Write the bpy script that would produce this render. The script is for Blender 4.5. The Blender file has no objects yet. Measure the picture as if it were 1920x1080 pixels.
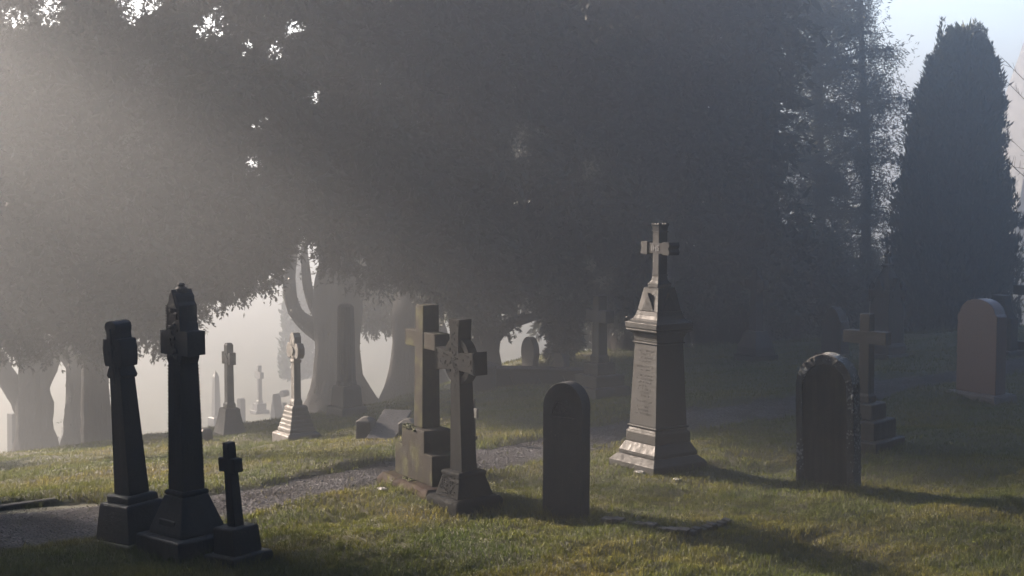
import bpy, bmesh, math, random
import numpy as np
from mathutils import Vector, Matrix
random.seed(7)
rng = np.random.default_rng(11)
R = math.radians
C = bpy.context.scene.collection
scene = bpy.context.scene

# ------------------------------------------------------------------ camera
F = 2800.0
PITCH = math.atan(210 / F)
CAMZ = 2.85
cam = bpy.data.cameras.new('camera')
cam.sensor_width = 36
cam.lens = F / 1920 * 36
cam.clip_start = .1
cam.clip_end = 2000
co = bpy.data.objects.new('camera', cam)
C.objects.link(co)
co.location = (0, 0, CAMZ)
co.rotation_euler = (math.pi / 2 - PITCH, 0, 0)
scene.camera = co
CP, SP = math.cos(PITCH), math.sin(PITCH)

def ray(px, py):
    u = (px - 960) / F
    v = -(py - 540) / F
    return u, CP + v * SP, -SP + v * CP

# ------------------------------------------------------------------ terrain
_nr = np.random.default_rng(3)
_KS = []
for wl, amp in ((3.2, .035), (1.7, .022), (.9, .012), (.45, .009), (.26, .006)):
    for _ in range(5):
        a = _nr.uniform(0, 2 * math.pi)
        _KS.append((math.cos(a) * 2 * math.pi / wl, math.sin(a) * 2 * math.pi / wl, _nr.uniform(0, 6.28), amp / 2.0))

def sstep(a, b, x):
    t = np.clip((x - a) / (b - a), 0, 1)
    return t * t * (3 - 2 * t)

def softplus(x):
    return np.log1p(np.exp(-np.abs(x))) + np.maximum(x, 0)

def path_s(X, Y):
    s = (X - .23) * -.675 + (Y - 16) * .74
    e = sstep(-2.3, -4.6, X)
    wob = .06 * np.sin(X * 1.9 + 1) + .04 * np.sin(X * 4.3)
    return (s + .2 + .16 * sstep(.8, -.8, X) - .6 * e + wob), .55 + .22 * e, s

def ground(X, Y, rough=True):
    X = np.asarray(X, float)
    Y = np.asarray(Y, float)
    sp, hw, s = path_s(X, Y)
    slope = .15 - .055 * sstep(-3, 1.5, X)
    d = slope * softplus((s - 1) / .6) * .6
    brow = 9.8 + 3.0 * sstep(-3.5, 0, X) + 60 * sstep(2, 5, X)
    q = np.minimum(s - brow, 40)
    q2 = Y - 33
    q = np.where(X > .5, np.maximum(q, q2 * sstep(.5, 2.5, X) + q * (1 - sstep(.5, 2.5, X))), q)
    d = d + .42 * softplus(q / .8) * .8
    z = -6.6 * (1 - np.exp(-np.maximum(d, 0) / 6.6))
    # the ground rises gently behind and to the right of the camera
    inp = sstep(hw + .10, hw - .02, np.abs(sp))
    z = z - .055 * inp
    if rough:
        n = np.zeros_like(z)
        for kx, ky, ph, am in _KS:
            n = n + am * np.sin(kx * X + ky * Y + ph)
        z = z + n * (.75 - .6 * inp)
    return z

def hit(px, py, rough=False):
    dx, dy, dz = ray(px, py)
    t = 4.0
    for _ in range(4000):
        t += .02 if t < 45 else .1
        if CAMZ + dz * t < float(ground(dx * t, dy * t, rough)):
            break
    return Vector((dx * t, dy * t, float(ground(dx * t, dy * t, rough))))

def at(px, py, Y):
    dx, dy, dz = ray(px, py)
    t = Y / dy
    return Vector((dx * t, Y, CAMZ + dz * t))

# ------------------------------------------------------------------ materials
def newmat(name):
    m = bpy.data.materials.new(name)
    m.use_nodes = True
    nt = m.node_tree
    nt.nodes.clear()
    out = nt.nodes.new('ShaderNodeOutputMaterial')
    return m, nt, out

def N(nt, t, **kw):
    n = nt.nodes.new(t)
    for k, v in kw.items():
        if k.startswith('i_'):
            n.inputs[k[2:].replace('_', ' ')].default_value = v
        else:
            setattr(n, k, v)
    return n

def ramp(nt, fac, stops):
    r = nt.nodes.new('ShaderNodeValToRGB')
    el = r.color_ramp.elements
    while len(el) < len(stops):
        el.new(.5)
    for e, (p, c) in zip(el, stops):
        e.position = p
        e.color = (*c, 1) if len(c) == 3 else c
    nt.links.new(fac, r.inputs['Fac'])
    return r.outputs['Color']

def mix(nt, fac, a, b, mode='MIX'):
    m = nt.nodes.new('ShaderNodeMix')
    m.data_type = 'RGBA'
    m.blend_type = mode
    for sock, v in ((m.inputs['Factor'], fac), (m.inputs[6], a), (m.inputs[7], b)):
        if hasattr(v, 'is_linked'):
            nt.links.new(v, sock)
        else:
            sock.default_value = v if isinstance(v, (int, float)) else (*v, 1)
    return m.outputs[2]

def stone(name, c1, c2, lichen=None, lich=.25, rough=.55, scale=6, bump=.35, spec=.5, streak=.3, moss=0.0, drops=0.0):
    m, nt, out = newmat(name)
    L = nt.links.new
    tc = N(nt, 'ShaderNodeTexCoord')
    oi = N(nt, 'ShaderNodeObjectInfo')
    off = N(nt, 'ShaderNodeVectorMath', operation='MULTIPLY_ADD')
    L(oi.outputs['Random'], off.inputs[0])
    off.inputs[1].default_value = (7, 11, 5)
    L(tc.outputs['Object'], off.inputs[2])
    V = off.outputs[0]
    n1 = N(nt, 'ShaderNodeTexNoise', i_Scale=scale, i_Detail=8.0, i_Roughness=.65)
    L(V, n1.inputs['Vector'])
    base = ramp(nt, n1.outputs['Fac'], [(.3, c1), (.7, c2)])
    n2 = N(nt, 'ShaderNodeTexNoise', i_Scale=160.0, i_Detail=4.0)
    L(V, n2.inputs['Vector'])
    g = ramp(nt, n2.outputs['Fac'], [(.3, (.55, .55, .55)), (.7, (1.3, 1.3, 1.3))])
    col = mix(nt, .8, base, g, 'MULTIPLY')
    # rain streaks
    mp = N(nt, 'ShaderNodeMapping')
    mp.inputs['Scale'].default_value = (14, 14, 1.1)
    L(V, mp.inputs['Vector'])
    n3 = N(nt, 'ShaderNodeTexNoise', i_Scale=1.6, i_Detail=5.0)
    L(mp.outputs[0], n3.inputs['Vector'])
    st = ramp(nt, n3.outputs['Fac'], [(.38, (.35, .35, .33)), (.6, (1.1, 1.1, 1.1))])
    col = mix(nt, streak, col, mix(nt, 1.0, col, st, 'MULTIPLY'))
    if lichen:
        vo = N(nt, 'ShaderNodeTexVoronoi', i_Scale=34.0)
        wv = N(nt, 'ShaderNodeTexNoise', i_Scale=60.0, i_Detail=3.0)
        L(V, wv.inputs['Vector'])
        ad = N(nt, 'ShaderNodeVectorMath', operation='MULTIPLY_ADD')
        L(wv.outputs['Color'], ad.inputs[0])
        ad.inputs[1].default_value = (.03, .03, .03)
        L(V, ad.inputs[2])
        L(ad.outputs[0], vo.inputs['Vector'])
        n4 = N(nt, 'ShaderNodeTexNoise', i_Scale=4.5, i_Detail=4.0)
        L(V, n4.inputs['Vector'])
        sz = N(nt, 'ShaderNodeMath', operation='MULTIPLY_ADD')
        L(n4.outputs['Fac'], sz.inputs[0])
        sz.inputs[1].default_value = 1.7
        sz.inputs[2].default_value = -1.0 + lich
        lt = N(nt, 'ShaderNodeMath', operation='LESS_THAN')
        L(vo.outputs['Distance'], lt.inputs[0])
        L(sz.outputs[0], lt.inputs[1])
        col = mix(nt, lt.outputs[0], col, lichen)
    if moss > 0:
        n5 = N(nt, 'ShaderNodeTexNoise', i_Scale=7.0, i_Detail=6.0)
        L(V, n5.inputs['Vector'])
        mf = ramp(nt, n5.outputs['Fac'], [(.62 - .25 * moss, (0, 0, 0)), (.75, (moss, moss, moss))])
        col = mix(nt, mf, col, (.06, .065, .02))
    b = N(nt, 'ShaderNodeBsdfPrincipled')
    L(col, b.inputs['Base Color'])
    rr = ramp(nt, (n3 if streak > 0 else n1).outputs['Fac'], [(.3, (rough - .15,) * 3), (.7, (rough + .15,) * 3)])
    L(rr, b.inputs['Roughness'])
    b.inputs['Specular IOR Level'].default_value = spec
    bp1 = N(nt, 'ShaderNodeBump', i_Strength=bump, i_Distance=.02)
    n6 = N(nt, 'ShaderNodeTexNoise', i_Scale=28.0, i_Detail=8.0, i_Roughness=.7)
    L(V, n6.inputs['Vector'])
    L(n6.outputs['Fac'], bp1.inputs['Height'])
    bp2 = N(nt, 'ShaderNodeBump', i_Strength=bump * .6, i_Distance=.004)
    L(n2.outputs['Fac'], bp2.inputs['Height'])
    L(bp1.outputs[0], bp2.inputs['Normal'])
    L(bp2.outputs[0], b.inputs['Normal'])
    L(b.outputs[0], out.inputs['Surface'])
    return m

BLACK = stone('soot_black_stone', (0.0080, 0.0080, 0.0080), (0.0152, 0.0152, 0.0144), lichen=(0.0280, 0.0280, 0.0256), lich=.12, rough=.65, spec=.22, bump=.5)
DARK = stone('dark_wet_stone', (0.0204, 0.0204, 0.0204), (0.0371, 0.0364, 0.0338), lichen=(0.0840, 0.0840, 0.0758), lich=.12, rough=.8, spec=.06, bump=.5)
WHEEL = stone('polished_black_granite', (0.0030, 0.0034, 0.0037), (0.0063, 0.0067, 0.0067), lichen=(0.0112, 0.0112, 0.0105), lich=.10, rough=.85, spec=.03, bump=.35)
BROWN = stone('brown_sandstone', (0.0089, 0.0076, 0.0059), (0.0186, 0.0161, 0.0125), lichen=(0.0222, 0.0222, 0.0169), lich=.22, rough=.85, spec=.04, moss=.5, streak=.6)
RUST = stone('rusty_red_sandstone', (0.0108, 0.0068, 0.0050), (0.0216, 0.0137, 0.0097), rough=.85, spec=.03, moss=.4)
OBEL = stone('grey_green_granite', (0.0042, 0.0042, 0.0034), (0.0080, 0.0079, 0.0065), lichen=(0.0173, 0.0173, 0.0156), lich=.10, rough=.6, spec=.13, streak=.35, bump=.25)
LICH = stone('lichen_crusted_stone', (0.0297, 0.0282, 0.0246), (0.0627, 0.0579, 0.0495), lichen=(0.1650, 0.1650, 0.1485), lich=.42, rough=.65, spec=.15, bump=.9, streak=.4)
PANEL = stone('stained_panel_stone', (0.0250, 0.0211, 0.0154), (0.0518, 0.0422, 0.0307), rough=.65, spec=.15, streak=.9, moss=.3)
RED = stone('red_granite', (0.0320, 0.0144, 0.0128), (0.0544, 0.0272, 0.0240), rough=.45, spec=.35, bump=.1, scale=40, streak=0)
REDB = stone('rough_red_base_stone', (0.0350, 0.0252, 0.0217), (0.0630, 0.0462, 0.0392), lichen=(0.0840, 0.0840, 0.0770), lich=.25, rough=.65, bump=.8)
FARST = stone('weathered_far_stone', (0.0248, 0.0225, 0.0193), (0.0495, 0.0441, 0.0360), lichen=(0.0630, 0.0630, 0.0518), lich=.2, rough=.65, spec=.2)
FARDK = stone('dark_far_stone', (0.0083, 0.0083, 0.0083), (0.0169, 0.0165, 0.0154), lichen=(0.0262, 0.0262, 0.0232), lich=.2, rough=.6, spec=.15)
PALE = stone('pale_chipped_stone', (0.0660, 0.0660, 0.0600), (0.1080, 0.1050, 0.0960), rough=.6)
SHINE = stone('wet_slate_slab', (0.0150, 0.0150, 0.0156), (0.0300, 0.0294, 0.0288), rough=.42, spec=.3, bump=.35, scale=14)
INK, _nt, _o = newmat('dark_lettering')
_b = N(_nt, 'ShaderNodeBsdfPrincipled')
_tn = N(_nt, 'ShaderNodeTexNoise', i_Scale=90.0)
_nt.links.new(ramp(_nt, _tn.outputs['Fac'], [(.3, (.02, .02, .02)), (.7, (.045, .042, .038))]), _b.inputs['Base Color'])
_b.inputs['Roughness'].default_value = .6
_nt.links.new(_b.outputs[0], _o.inputs['Surface'])

def leafmat(name, c1, c2, trans=.25):
    m, nt, out = newmat(name)
    L = nt.links.new
    g = N(nt, 'ShaderNodeNewGeometry')
    col = ramp(nt, g.outputs['Random Per Island'], [(0, c1), (1, c2)])
    tc = N(nt, 'ShaderNodeTexCoord')
    n = N(nt, 'ShaderNodeTexNoise', i_Scale=1.1, i_Detail=3.0)
    L(tc.outputs['Object'], n.inputs['Vector'])
    col = mix(nt, .7, col, ramp(nt, n.outputs['Fac'], [(.35, (.6, .6, .6)), (.65, (1.35, 1.3, 1.2))]), 'MULTIPLY')
    b = N(nt, 'ShaderNodeBsdfPrincipled', i_Roughness=.6)
    b.inputs['Specular IOR Level'].default_value = .25
    L(col, b.inputs['Base Color'])
    t = N(nt, 'ShaderNodeBsdfTranslucent')
    L(col, t.inputs['Color'])
    ms = N(nt, 'ShaderNodeMixShader')
    ms.inputs[0].default_value = trans
    L(b.outputs[0], ms.inputs[1])
    L(t.outputs[0], ms.inputs[2])
    L(ms.outputs[0], out.inputs['Surface'])
    return m

YEW = leafmat('yew_foliage', (.010, .015, .009), (.022, .029, .016))
CYP = leafmat('cypress_foliage', (.012, .018, .012), (.024, .033, .021))
PINE = leafmat('fir_foliage', (.014, .02, .013), (.028, .036, .023))

def barkmat():
    m, nt, out = newmat('furrowed_bark')
    L = nt.links.new
    tc = N(nt, 'ShaderNodeTexCoord')
    mp = N(nt, 'ShaderNodeMapping')
    mp.inputs['Scale'].default_value = (9, 9, 1.6)
    L(tc.outputs['Object'], mp.inputs['Vector'])
    n = N(nt, 'ShaderNodeTexNoise', i_Scale=2.0, i_Detail=8.0, i_Roughness=.7)
    L(mp.outputs[0], n.inputs['Vector'])
    b = N(nt, 'ShaderNodeBsdfPrincipled', i_Roughness=.9)
    b.inputs['Specular IOR Level'].default_value = .05
    L(ramp(nt, n.outputs['Fac'], [(.3, (.0035, .003, .0026)), (.7, (.012, .0105, .009))]), b.inputs['Base Color'])
    bp = N(nt, 'ShaderNodeBump', i_Strength=.9, i_Distance=.06)
    L(n.outputs['Fac'], bp.inputs['Height'])
    L(bp.outputs[0], b.inputs['Normal'])
    L(b.outputs[0], out.inputs['Surface'])
    return m
BARK = barkmat()

def turfmat():
    m, nt, out = newmat('winter_turf')
    L = nt.links.new
    tc = N(nt, 'ShaderNodeTexCoord')
    n1 = N(nt, 'ShaderNodeTexNoise', i_Scale=.9, i_Detail=6.0, i_Roughness=.6)
    L(tc.outputs['Object'], n1.inputs['Vector'])
    n2 = N(nt, 'ShaderNodeTexNoise', i_Scale=38.0, i_Detail=6.0, i_Roughness=.7)
    L(tc.outputs['Object'], n2.inputs['Vector'])
    c = ramp(nt, n1.outputs['Fac'], [(.32, (.018, .023, .008)), (.5, (.028, .028, .011)), (.68, (.042, .034, .015))])
    c = mix(nt, .9, c, ramp(nt, n2.outputs['Fac'], [(.3, (.35, .35, .33)), (.7, (1.45, 1.4, 1.3))]), 'MULTIPLY')
    b = N(nt, 'ShaderNodeBsdfPrincipled', i_Roughness=.8)
    b.inputs['Specular IOR Level'].default_value = .2
    L(c, b.inputs['Base Color'])
    bp = N(nt, 'ShaderNodeBump', i_Strength=.9, i_Distance=.05)
    L(n2.outputs['Fac'], bp.inputs['Height'])
    L(bp.outputs[0], b.inputs['Normal'])
    L(b.outputs[0], out.inputs['Surface'])
    return m

def grassmat():
    m, nt, out = newmat('grass_blades')
    L = nt.links.new
    g = N(nt, 'ShaderNodeNewGeometry')
    tc = N(nt, 'ShaderNodeTexCoord')
    n1 = N(nt, 'ShaderNodeTexNoise', i_Scale=.75, i_Detail=5.0, i_Roughness=.6)
    L(tc.outputs['Object'], n1.inputs['Vector'])
    pa = ramp(nt, n1.outputs['Fac'], [(.34, (.034, .049, .010)), (.5, (.059, .066, .0135)), (.68, (.092, .080, .020))])
    rb = ramp(nt, g.outputs['Random Per Island'], [(0, (.45, .5, .45)), (.55, (1, 1, .95)), (.85, (1.2, 1.12, 1.0)), (1, (1.6, 1.45, 1.3))])
    c = mix(nt, 1.0, pa, rb, 'MULTIPLY')
    b = N(nt, 'ShaderNodeBsdfPrincipled', i_Roughness=.55)
    b.inputs['Specular IOR Level'].default_value = .10
    L(c, b.inputs['Base Color'])
    t = N(nt, 'ShaderNodeBsdfTranslucent')
    L(c, t.inputs['Color'])
    ms = N(nt, 'ShaderNodeMixShader')
    ms.inputs[0].default_value = .45
    L(b.outputs[0], ms.inputs[1])
    L(t.outputs[0], ms.inputs[2])
    L(ms.outputs[0], out.inputs['Surface'])
    return m

def gravelmat(name, k=1.0):
    m, nt, out = newmat(name)
    L = nt.links.new
    g = N(nt, 'ShaderNodeNewGeometry')
    tc = N(nt, 'ShaderNodeTexCoord')
    v = N(nt, 'ShaderNodeTexVoronoi', i_Scale=42.0)
    L(tc.outputs['Object'], v.inputs['Vector'])
    n = N(nt, 'ShaderNodeTexNoise', i_Scale=2.2, i_Detail=6.0)
    L(tc.outputs['Object'], n.inputs['Vector'])
    c = ramp(nt, v.outputs['Color'] if k < 1.5 else g.outputs['Random Per Island'],
             [(.1, (.013, .0127, .013)), (.6, (.036, .035, .036)), (.95, (.08, .078, .08))])
    c = mix(nt, .8, c, ramp(nt, n.outputs['Fac'], [(.35, (.5, .48, .46)), (.65, (1.2, 1.2, 1.2))]), 'MULTIPLY')
    b = N(nt, 'ShaderNodeBsdfPrincipled', i_Roughness=.9)
    b.inputs['Specular IOR Level'].default_value = .02
    L(c, b.inputs['Base Color'])
    bp = N(nt, 'ShaderNodeBump', i_Strength=1.0, i_Distance=.02)
    L(v.outputs['Distance'], bp.inputs['Height'])
    if k < 1.5:
        L(bp.outputs[0], b.inputs['Normal'])
    L(b.outputs[0], out.inputs['Surface'])
    return m

# ------------------------------------------------------------------ object helpers
def meta(o, label=None, cat=None, group=None, kind=None):
    if label: o['label'] = label
    if cat: o['category'] = cat
    if group: o['group'] = group
    if kind: o['kind'] = kind
    return o

def thing(name, label, cat, loc, rz=0, lean=(0, 0), group=None):
    o = bpy.data.objects.new(name, None)
    o.empty_display_size = .2
    C.objects.link(o)
    M = Matrix.Rotation(R(lean[1]), 4, 'Y') @ Matrix.Rotation(R(lean[0]), 4, 'X') @ Matrix.Rotation(R(rz), 4, 'Z')
    o.rotation_euler = M.to_euler()
    o.location = loc
    return meta(o, label, cat, group)

def part(name, bm, m, parent=None, bevel=0.0, smooth=False, seg=2):
    bmesh.ops.recalc_face_normals(bm, faces=bm.faces)
    me = bpy.data.meshes.new(name)
    bm.to_mesh(me)
    bm.free()
    me.materials.append(m)
    if smooth:
        me.polygons.foreach_set('use_smooth', [True] * len(me.polygons))
    o = bpy.data.objects.new(name, me)
    C.objects.link(o)
    if parent: o.parent = parent
    if bevel > 0:
        b = o.modifiers.new('bevel', 'BEVEL')
        b.width = bevel
        b.segments = seg
        b.limit_method = 'ANGLE'
        b.angle_limit = R(25)
        b.harden_normals = False
    return o

def npmesh(name, verts, faces, m, parent=None, smooth=False):
    me = bpy.data.meshes.new(name)
    nv, (nf, k) = len(verts), faces.shape
    me.vertices.add(nv)
    me.vertices.foreach_set('co', np.ascontiguousarray(verts, np.float32).ravel())
    me.loops.add(nf * k)
    me.loops.foreach_set('vertex_index', np.ascontiguousarray(faces, np.int32).ravel())
    me.polygons.add(nf)
    me.polygons.foreach_set('loop_start', np.arange(0, nf * k, k, dtype=np.int32))
    me.polygons.foreach_set('loop_total', np.full(nf, k, np.int32))
    if smooth:
        me.polygons.foreach_set('use_smooth', np.ones(nf, bool))
    me.materials.append(m)
    me.update(calc_edges=True)
    o = bpy.data.objects.new(name, me)
    C.objects.link(o)
    if parent: o.parent = parent
    return o

def loft(bm, secs, cx=0, cy=0):
    """square sections (z, hx, hy) joined from bottom to top"""
    rings = []
    for s in secs:
        z, hx = s[0], s[1]
        hy = s[2] if len(s) > 2 else hx
        rings.append([bm.verts.new((cx + a * hx, cy + b * hy, z)) for a, b in ((-1, -1), (1, -1), (1, 1), (-1, 1))])
    bm.faces.new(rings[0][::-1])
    for r0, r1 in zip(rings, rings[1:]):
        for i in range(4):
            bm.faces.new((r0[i], r0[(i + 1) % 4], r1[(i + 1) % 4], r1[i]))
    bm.faces.new(rings[-1])

def box(bm, x0, x1, y0, y1, z0, z1):
    vs = [bm.verts.new(p) for p in ((x0, y0, z0), (x1, y0, z0), (x1, y1, z0), (x0, y1, z0), (x0, y0, z1), (x1, y0, z1), (x1, y1, z1), (x0, y1, z1))]
    for f in ((3, 2, 1, 0), (4, 5, 6, 7), (0, 1, 5, 4), (1, 2, 6, 5), (2, 3, 7, 6), (3, 0, 4, 7)):
        bm.faces.new([vs[i] for i in f])

def prism(bm, outline, y0, y1):
    """outline in x,z, extruded along y"""
    a = [bm.verts.new((x, y0, z)) for x, z in outline]
    b = [bm.verts.new((x, y1, z)) for x, z in outline]
    bm.faces.new(a)
    bm.faces.new(b[::-1])
    n = len(a)
    for i in range(n):
        bm.faces.new((a[i], b[i], b[(i + 1) % n], a[(i + 1) % n]))

def lathe(bm, prof, n=16, cx=0, cy=0):
    rings = [[bm.verts.new((cx + r * math.cos(2 * math.pi * i / n), cy + r * math.sin(2 * math.pi * i / n), z)) for i in range(n)] for z, r in prof]
    bm.faces.new(rings[0][::-1])
    for r0, r1 in zip(rings, rings[1:]):
        for i in range(n):
            bm.faces.new((r0[i], r0[(i + 1) % n], r1[(i + 1) % n], r1[i]))
    bm.faces.new(rings[-1])

def arch(w, h, rise=None, n=18, x0=0, z0=0, power=2.0):
    """headstone outline: straight sides and a rounded head"""
    rise = w / 2 if rise is None else rise
    pts = [(x0 - w / 2, z0), (x0 + w / 2, z0)]
    for i in range(n + 1):
        a = math.pi * i / n
        c, s = math.cos(a), math.sin(a)
        pts.append((x0 + w / 2 * math.copysign(abs(c) ** (2 / power), c), z0 + h - rise + rise * abs(s) ** (2 / power)))
    return pts

def letters(bm, rows, y, hgt, seed=0, tilt=None):
    """worn, unreadable carved strokes: rows of (x0, x1, z)"""
    r = random.Random(seed)
    for x0, x1, z in rows:
        x = x0
        while x < x1:
            w = r.uniform(.45, .8) * hgt
            if r.random() < .16:
                x += w
                continue
            for _ in range(r.choice((1, 2, 2, 3))):
                sx = x + r.uniform(0, w * .6)
                if r.random() < .55:
                    box(bm, sx, sx + hgt * .13, y - .0012, y + .004, z, z + hgt * r.uniform(.6, 1))
                else:
                    zz = z + hgt * r.choice((0, .42, .85))
                    box(bm, x, x + w * .75, y - .0014, y + .004, zz, zz + hgt * .12)
            x += w * 1.25

def jitter(bm, amp):
    for v in bm.verts:
        v.co += Vector((random.uniform(-amp, amp), random.uniform(-amp, amp), random.uniform(-amp, amp)))

def B(): return bmesh.new()

# ------------------------------------------------------------------ ground sheets
def axis(lo, hi, step, far, growth=1.25):
    a = list(np.arange(lo, hi + 1e-6, step))
    s, x = step, hi
    while x < far:
        s *= growth
        x += s
        a.append(x)
    s, x = step, lo
    while x > -far:
        s *= growth
        x -= s
        a.insert(0, x)
    return np.array(a)

def sheet(name, xs, ys, m, dz=0.0):
    X, Y = np.meshgrid(xs, ys)
    Z = ground(X, Y) + dz
    v = np.stack([X, Y, Z], -1).reshape(-1, 3)
    nx, ny = len(xs), len(ys)
    i = np.arange(nx * ny).reshape(ny, nx)
    f = np.stack([i[:-1, :-1], i[:-1, 1:], i[1:, 1:], i[1:, :-1]], -1).reshape(-1, 4)
    return npmesh(name, v, f, m, smooth=True)

TURF = turfmat()
gx = axis(-8, 11, .07, 230)
gy = axis(9, 26, .07, 300)
gy = gy[gy > -60]
meta(sheet('ground', gx, gy, TURF), kind='structure')

# path strip
GR = gravelmat('damp_gravel')
tt = np.arange(-16, 26, .09)
cols = np.linspace(-1, 1, 19)
pv, idx = [], {}
for i, t in enumerate(tt):
    X0, Y0 = .23 + .74 * t, 16 + .675 * t
    for j, c in enumerate(cols):
        e = float(sstep(-2.3, -4.6, X0))
        hw = .55 + .22 * e + .05 * math.sin(t * 5.1 + 1.3 * j) * (abs(c) > .9) + .03
        cen = -.2 - .16 * float(sstep(.8, -.8, X0)) + .6 * e - (.06 * math.sin(X0 * 1.9 + 1) + .04 * math.sin(X0 * 4.3))
        s = cen + c * hw
        x, y = X0 - .675 * s, Y0 + .74 * s
        pv.append((x, y, float(ground(x, y)) + .012 - .02 * (abs(c) > .95)))
pv = np.array(pv)
ii = np.arange(len(tt) * len(cols)).reshape(len(tt), len(cols))
pf = np.stack([ii[:-1, :-1], ii[:-1, 1:], ii[1:, 1:], ii[1:, :-1]], -1).reshape(-1, 4)
meta(npmesh('path', pv, pf, GR, smooth=True), kind='structure')

# loose gravel
n = 22000
t = rng.uniform(-9, 15, n)
e = sstep(-2.3, -4.6, .23 + .74 * t)
s = -.2 - .16 * sstep(.8, -.8, .23 + .74 * t) + .6 * e + np.clip(rng.normal(0, .42, n), -1, 1) * (.62 + .25 * e)
gX, gY = .23 + .74 * t - .675 * s, 16 + .675 * t + .74 * s
gZ = ground(gX, gY) + .012
rad = .004 + .009 * rng.random(n) ** 3 + .009 * (rng.random(n) > .99)
octv = np.array([(1, 0, 0), (0, 1, 0), (-1, 0, 0), (0, -1, 0), (0, 0, .7), (0, 0, -.7)], float)
octf = np.array([(0, 1, 4), (1, 2, 4), (2, 3, 4), (3, 0, 4), (1, 0, 5), (2, 1, 5), (3, 2, 5), (0, 3, 5)])
an = rng.uniform(0, 6.28, n)
v = octv[None] * rng.uniform(.6, 1.4, (n, 6, 1)) * rad[:, None, None]
vx = v[..., 0] * np.cos(an)[:, None] - v[..., 1] * np.sin(an)[:, None]
vy = v[..., 0] * np.sin(an)[:, None] + v[..., 1] * np.cos(an)[:, None]
v = np.stack([vx + gX[:, None], vy + gY[:, None], v[..., 2] + gZ[:, None]], -1).reshape(-1, 3)
f = (octf[None] + 6 * np.arange(n)[:, None, None]).reshape(-1, 3)
meta(npmesh('gravel', v, f, gravelmat('loose_stones', 2)), kind='stuff', label='loose grey stones scattered along the gravel path', cat='gravel')

# grass
def fieldnoise(X, Y, wl, seed):
    r = np.random.default_rng(seed)
    o = np.zeros_like(X)
    for _ in range(7):
        a, p = r.uniform(0, 6.28, 2)
        k = 2 * math.pi / (wl * r.uniform(.7, 1.5))
        o += np.sin(k * (math.cos(a) * X + math.sin(a) * Y) + p)
    return o / 7 * 1.6

def grass(nb):
    Y = 1 / rng.uniform(1 / 34.0, 1 / 9.6, nb)
    X = rng.uniform(-1, 1, nb) * (.40 * Y + 1.2)
    sp, hw, s = path_s(X, Y)
    edge = hw + .05 * np.sin(X * 9) + .04 * np.sin(Y * 23 + X * 5)
    keep = (np.abs(sp) > edge - .03) | (rng.random(nb) < .035)
    keep &= s < 16
    X, Y, sp, hw = X[keep], Y[keep], sp[keep], hw[keep]
    nb = len(X)
    Z = ground(X, Y)
    cl = fieldnoise(X, Y, .35, 5) * .5 + fieldnoise(X, Y, .14, 6) * .5
    cl2 = fieldnoise(X, Y, 1.6, 8)
    H = (.018 + .020 * rng.random(nb)) * (1 + .75 * np.clip(cl, -.8, 1.6)) * (1 + .25 * cl2)
    rim = np.exp(-((np.abs(sp) - hw - .05) / .09) ** 2)
    H = np.maximum(H, .008) * (1 + .9 * rim) * (1 + .012 * (Y - 10))
    for bx_, by_, br_ in ((255, 1013, .27), (353, 1030, .32), (448, 1053, .21), (800, 918, .38), (871, 950, .29), (1060, 969, .2), (1233, 877, .38), (1553, 905, .28), (1622, 841, .36), (1838, 746, .38)):
        g_ = hit(bx_, by_)
        H *= 1 + 1.3 * np.exp(-((np.hypot(X - g_.x, Y - g_.y) - br_) / .09) ** 2) * rng.random(nb)
    tall = rng.random(nb) > .994
    H[tall] *= 2.0
    W = (.0017 + .0018 * rng.random(nb)) * (1 + .055 * (Y - 10))
    a = rng.uniform(0, 6.28, nb)
    ln = rng.uniform(.2, 1.1, nb) * H
    la = rng.uniform(0, 6.28, nb)
    bx, by = np.cos(a) * W, np.sin(a) * W
    mx, my = X + np.cos(la) * ln * .35, Y + np.sin(la) * ln * .35
    v = np.empty((nb, 5, 3))
    zb = Z - .006
    v[:, 0] = np.stack([X - bx, Y - by, zb], -1)
    v[:, 1] = np.stack([X + bx, Y + by, zb], -1)
    v[:, 2] = np.stack([mx + bx * .7, my + by * .7, Z + H * .6], -1)
    v[:, 3] = np.stack([mx - bx * .7, my - by * .7, Z + H * .6], -1)
    v[:, 4] = np.stack([X + np.cos(la) * ln, Y + np.sin(la) * ln, Z + H], -1)
    base = 5 * np.arange(nb)[:, None]
    f = np.concatenate([base + np.array([0, 1, 2]), base + np.array([0, 2, 3]), base + np.array([3, 2, 4])], 1).reshape(-1, 3)
    o = npmesh('grass', v.reshape(-1, 3), f, grassmat())
    meta(o, kind='stuff', label='short winter grass with straw coloured patches and dew', cat='grass')
grass(560000)

# ------------------------------------------------------------------ monuments
def mpx(loc): return loc.y / F / CP

def setup(name, label, cat, px, py, rz=-55, lean=(0, 0), sink=.02, group=None):
    loc = hit(px, py)
    k = mpx(loc)
    loc = loc - Vector((0, 0, sink))
    return thing(name, label, cat, loc, rz, lean, group), k, loc

def height(loc, px, py):
    return at(px, py, loc.y).z - loc.z

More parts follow.
